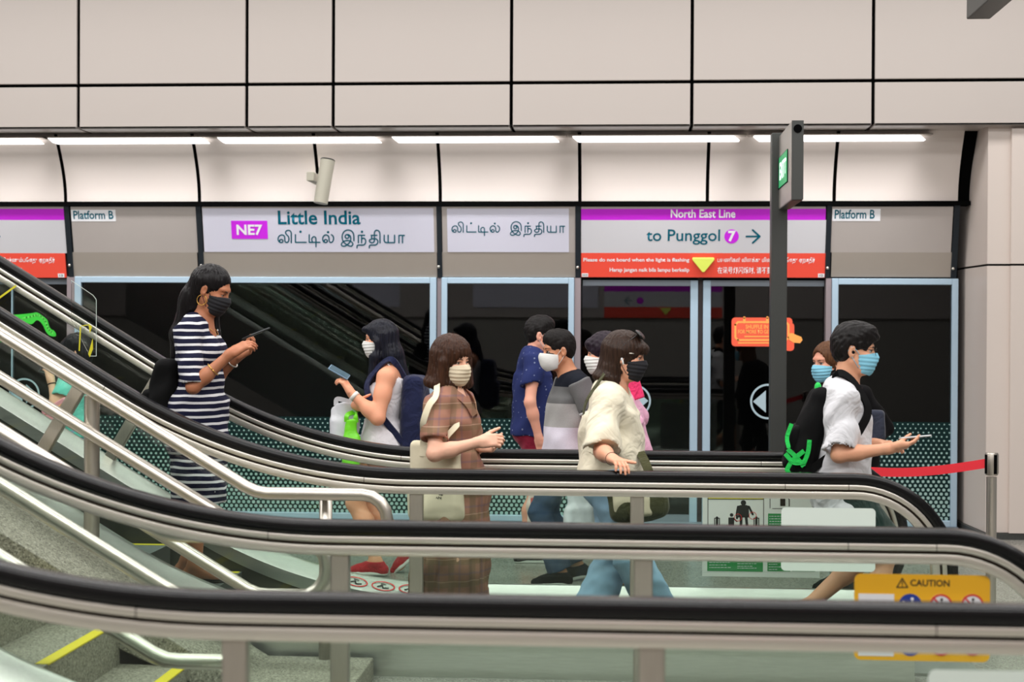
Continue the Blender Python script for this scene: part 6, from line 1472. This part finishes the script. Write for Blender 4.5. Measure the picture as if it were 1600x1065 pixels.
for n in 'LR':
    f = Field(); p.sleeve(f, n, 0.60, 0.073, 0.08); f.disp(p.wrinkle(0.003, 16, 2.0)); p.garment('sleeve', f, mat('grey_knit', rgb(112, 112, 112), 0.9, 0, 0.2, 200))
    a, e = p.sh[n], p.__dict__['e'+n]; b = a+(e-a)*0.6; ringband(p.t, 'sleeve_hem', b, e-a, 0.076, 0.006, mat('hem_white', rgb(214, 212, 214), 0.9), 0.016)
p.trousers(denim('jeans_dark', rgb(52, 70, 96)), 0.98, 0.02, 'jeans', flare=0.015)
for n in 'RL': p.shoe(n, M['blackcloth'], shw)
carrier(p.at(905, 795, -0.32), 0.17, 0.10, 0.24, 15, 'white plastic bag hanging from the hand of the man in the banded T-shirt', M['plastic_white'], 2.2, p.wL+V3((0, 0, -0.08)))
PB = carrier(V3(P(841, 790, P4Y)), 0.14, 0.08, 0.24, 0, 'pale paper bag with a red print beside the legs of the man in maroon shorts', mat('paper_bag', rgb(222, 206, 196), 0.8, 0, 0.05, 20, 0.4, 12), 0.9, P4H+V3((0.01, 0, -0.09)), 'paper_bag')
pp = Plane((0, P4Y-0.052, 0)); mb = MB(); pp.pxpoly(mb, [(829, 778), (838, 776), (853, 777), (854, 790), (848, 793), (853, 800), (842, 801), (834, 795), (829, 788)], 0.0, 0.004); obj('red_print', mb, mat('print_red', rgb(206, 92, 88), 0.8, 0, 0.3, 60), PB)
# the woman hidden behind the cream T-shirt
p = Fig(9.5, 178, 0.96, 'woman in pink with dark curly hair, mostly hidden behind the cream T-shirt', True, skin_mat('skin_peach', rgb(226, 170, 140)))
p.torso(p.at(962, 592), p.at(976, 706), 1.0, 1.0, 0.8)
p.head(p.at(943, 553), yaw=0, pitch=4)
p.arm('L', p.at(972, 662, -0.26), p.at(952, 690, -0.2)); p.arm('R', p.at(985, 660, 0.26), p.at(960, 690, 0.2))
p.leg('L', p.at(970, 810, -0.08), p.pt(972, 0.085, -0.09)); p.leg('R', p.at(975, 810, 0.08), p.pt(985, 0.085, 0.09))
p.build(); p.mask(M['mask_white'])
H = p.hl; k = p.hs
f = Field().add(ell(H(-0.012, 0, 0.045), V3((0.118, 0.094, 0.106))*k, p.H, 0.02), ell(H(0.085, 0, 0.07), V3((0.032, 0.06, 0.036))*k, p.H, 0.02), ell(H(-0.05, 0, -0.05), V3((0.07, 0.09, 0.09))*k, p.H, 0.03)); f.sub(ell(H(0.115, 0.0, -0.045), V3((0.062, 0.09, 0.08))*k, p.H, 0.012), ell(H(0.03, 0.1, -0.07), V3((0.055, 0.035, 0.09))*k, p.H, 0.012))
f.disp(lambda X: 0.004*np.sin(X[..., 0]*120)*np.sin(X[..., 1]*110+X[..., 2]*40)*np.sin(X[..., 2]*130)); p.hair(f, hair_mat('hair_curly', rgb(20, 16, 20), rgb(66, 52, 66), 0.4), groove=0)
f = p.shirt(0.02); f.add(cone(p.tp(0.6), p.tp(-0.05), (0.125, 0.16), (0.15, 0.18), p.fwd, 0.05)); f.cut(p.tp(-0.05), -p.T[:, 2]); p.sleeve(f, 'L', 0.7, 0.066, 0.06, lower=True); p.sleeve(f, 'R', 0.7, 0.066, 0.06, lower=True); f.disp(p.wrinkle(0.004, 15, 0.6)); p.garment('blouse', f, fabric('pink_cotton', rgb(236, 176, 204)))
p.trousers(fabric('black_trousers', rgb(20, 20, 22)), 0.98, 0.018)
for n in 'RL': p.shoe(n, M['blackcloth'])
f = Field().add(rbox(p.at(989, 608, -0.24), (0.055, 0.012, 0.065), 0.01, basis((0.95, -0.2, 0.3), (-0.25, 0, 1)), 0.01)); o = fmesh('scarf', f, fabric('hot_pink', rgb(242, 62, 116)), p.t, 0.006)
# the woman behind the man in the white T-shirt
p = Fig(9.8, 208, 0.95, 'brown-haired woman in dark clothes and blue mask behind the white T-shirt', True, skin_mat('skin_rosy', rgb(214, 156, 132)))
p.torso(p.at(1318, 606), p.at(1322, 716), 1.05, 1.05, 0.8)
p.head(p.at(1293, 566), yaw=6, pitch=6)
p.arm('L', p.at(1368, 668, -0.1), p.at(1362, 700, -0.2), fat=1.1); p.arm('R', p.at(1280, 660, 0.2), p.at(1290, 700, 0.0), fat=1.1)
p.leg('L', p.at(1320, 820, -0.08), p.pt(1330, 0.085, -0.09)); p.leg('R', p.at(1318, 820, 0.08), p.pt(1310, 0.085, 0.09))
p.brow = mat('brow_light_brown', rgb(96, 66, 46), 0.7); p.build(); p.mask(M['mask_blue'])
H = p.hl; k = p.hs
f = Field().add(ell(H(-0.014, 0, 0.042), V3((0.112, 0.092, 0.1))*k, p.H, 0.02), cone(H(-0.035, 0, 0.03), H(-0.06, 0, -0.17), (0.085*k, 0.088*k), (0.075*k, 0.1*k), p.H[:, 0], 0.03)); f.sub(ell(H(0.11, 0.0, -0.012), V3((0.068, 0.078, 0.1))*k, p.H, 0.012), cap(H(0.02, 0, -0.06), H(0.0, 0, -0.2), 0.055*k, 0.065*k, 0.012))
p.hair(f, hair_mat('hair_auburn', rgb(70, 42, 28), rgb(134, 92, 62), 0.4))
f = p.shirt(0.022); f.add(cone(p.tp(0.7), p.tp(-0.4), (0.135, 0.175), (0.18, 0.22), p.fwd, 0.05)); f.cut(p.tp(-0.4), -p.T[:, 2])
for n in 'LR': p.sleeve(f, n, 0.8, 0.075, 0.06, lower=True)
f.sub(ell(p.tp(1.03, 0.05), (0.07, 0.07, 0.07), p.T, 0.01)); f.disp(p.wrinkle(0.005, 14, 1.6)); p.garment('tunic', f, mat('black_tunic', rgb(14, 13, 15), 0.85, spec=0.15))
mb = MB(); flat_strap(mb, [p.tp(1.02, -0.02, 0.12)+V3((0, 0, 0.03)), p.at(1341, 608, -0.3), p.at(1346, 640, -0.33), p.at(1350, 670, -0.32)], 0.05, 0.008, (0, -1, 0)); obj('scarf', mb, fabric('maroon_scarf', rgb(92, 24, 40)), p.t, 'auto')
p.trousers(fabric('black_leggings', rgb(20, 18, 20)), 0.98, 0.014)
for n in 'RL': p.shoe(n, M['blackcloth'])
HB_ = thing('handbag', tuple(p.at(1364, 690, -0.36)), 'dark slate blue handbag carried by the woman in dark clothes', 'bag')
f = Field().add(rbox(p.at(1364, 664, -0.36), (0.07, 0.035, 0.09), 0.025, basis((1, -0.2, 0), (0.1, 0, 1)), 0.02)); f.disp(p.wrinkle(0.004, 18, 1.0)); fmesh('bag_body', f, fabric('slate_leather', rgb(48, 52, 66), 0.3, 10), HB_, 0.0065)
mb = MB(); flat_strap(mb, [p.at(1352, 648, -0.36), p.at(1350, 625, -0.32), p.tp(1.0, 0.0, 0.14)+V3((0, 0, 0.04))], 0.022, 0.005, (0, -1, 0)); obj('strap', mb, fabric('slate_strap', rgb(40, 42, 52)), HB_, 'auto')
# the woman in teal at the far left
p = Fig(11.2, 184, 0.95, 'woman in a teal top behind the left balustrades holding a pink purse and a phone', True, skin_mat('skin_ivory', rgb(230, 186, 156)))
p.torso(p.at(116, 578), p.at(116, 672), 1.0, 1.0, 0.8)
p.head(p.at(119, 548), yaw=0, pitch=12)
p.arm('L', p.at(76, 633, -0.26), p.at(80, 596, -0.2), hdir=(-0.25, 0.0, 0.95), palm=(-0.8, 0.4, -0.2), curl=(0.6, 0.65, 0.7, 0.7), fat=1.05)
p.arm('R', p.at(104, 645, 0.0), p.at(98, 630, -0.22), hdir=(-0.75, -0.4, -0.4), palm=(0.0, 0.3, -0.9), curl=(0.6, 0.65, 0.7, 0.7))
p.leg('L', p.at(122, 770, -0.08), p.pt(122, 0.085, -0.09)); p.leg('R', p.at(128, 770, 0.08), p.pt(134, 0.085, 0.09))
p.build(); p.mask(M['mask_white'])
H = p.hl; k = p.hs
f = Field().add(ell(H(-0.014, 0, 0.042), V3((0.114, 0.092, 0.103))*k, p.H, 0.02), ell(H(-0.05, 0, -0.04), V3((0.07, 0.085, 0.09))*k, p.H, 0.03), ell(H(0.08, 0, 0.06), V3((0.035, 0.06, 0.036))*k, p.H, 0.02)); f.sub(ell(H(0.112, 0.0, -0.045), V3((0.058, 0.09, 0.08))*k, p.H, 0.012)); p.hair(f, hair_mat('hair_sleek_black', rgb(16, 15, 17), rgb(48, 48, 54), 0.28))
teal = fabric('teal_cotton', rgb(112, 206, 190)); f = p.shirt(0.02); f.add(cone(p.tp(0.7), p.tp(-0.1), (0.125, 0.165), (0.15, 0.185), p.fwd, 0.05)); f.cut(p.tp(-0.1), -p.T[:, 2])
for n in 'LR': p.sleeve(f, n, 0.6, 0.075, 0.085)
f.disp(p.wrinkle(0.004, 15, 4.0)); p.garment('top', f, teal); p.trousers(denim('jeans_pale', rgb(150, 178, 206)), 0.98, 0.018, 'jeans')
for n in 'RL': p.shoe(n, shw, shw)
mb = MB(); ringband(p.t, 'hair_tie', p.wL-unit(p.wL-p.eL)*0.02, p.wL-p.eL, 0.03, 0.004, M['blackcloth'])
PU = thing('purse', tuple(p.at(90, 658, -0.3)), 'pink purse held by the woman in the teal top', 'purse')
f = Field().add(rbox(p.at(90, 643, -0.32), (0.10, 0.016, 0.065), 0.01, basis((0.82, 0, 0.5), (-0.5, 0, 0.82)), 0.01)); fmesh('purse_body', f, mat('pink_leather', rgb(236, 160, 170), 0.5), PU, 0.005)
mb = MB(); mb.tube([p.at(70, 648, -0.337), p.at(100, 629, -0.337)], 0.003, 6); obj('zip', mb, GOLD, PU, True)
phone(p.at(73, 568, -0.2), (0.55, 0, 0.83), (0.8, -0.3, -0.5), 'dark phone raised by the woman in the teal top', rgb(30, 34, 48), False)
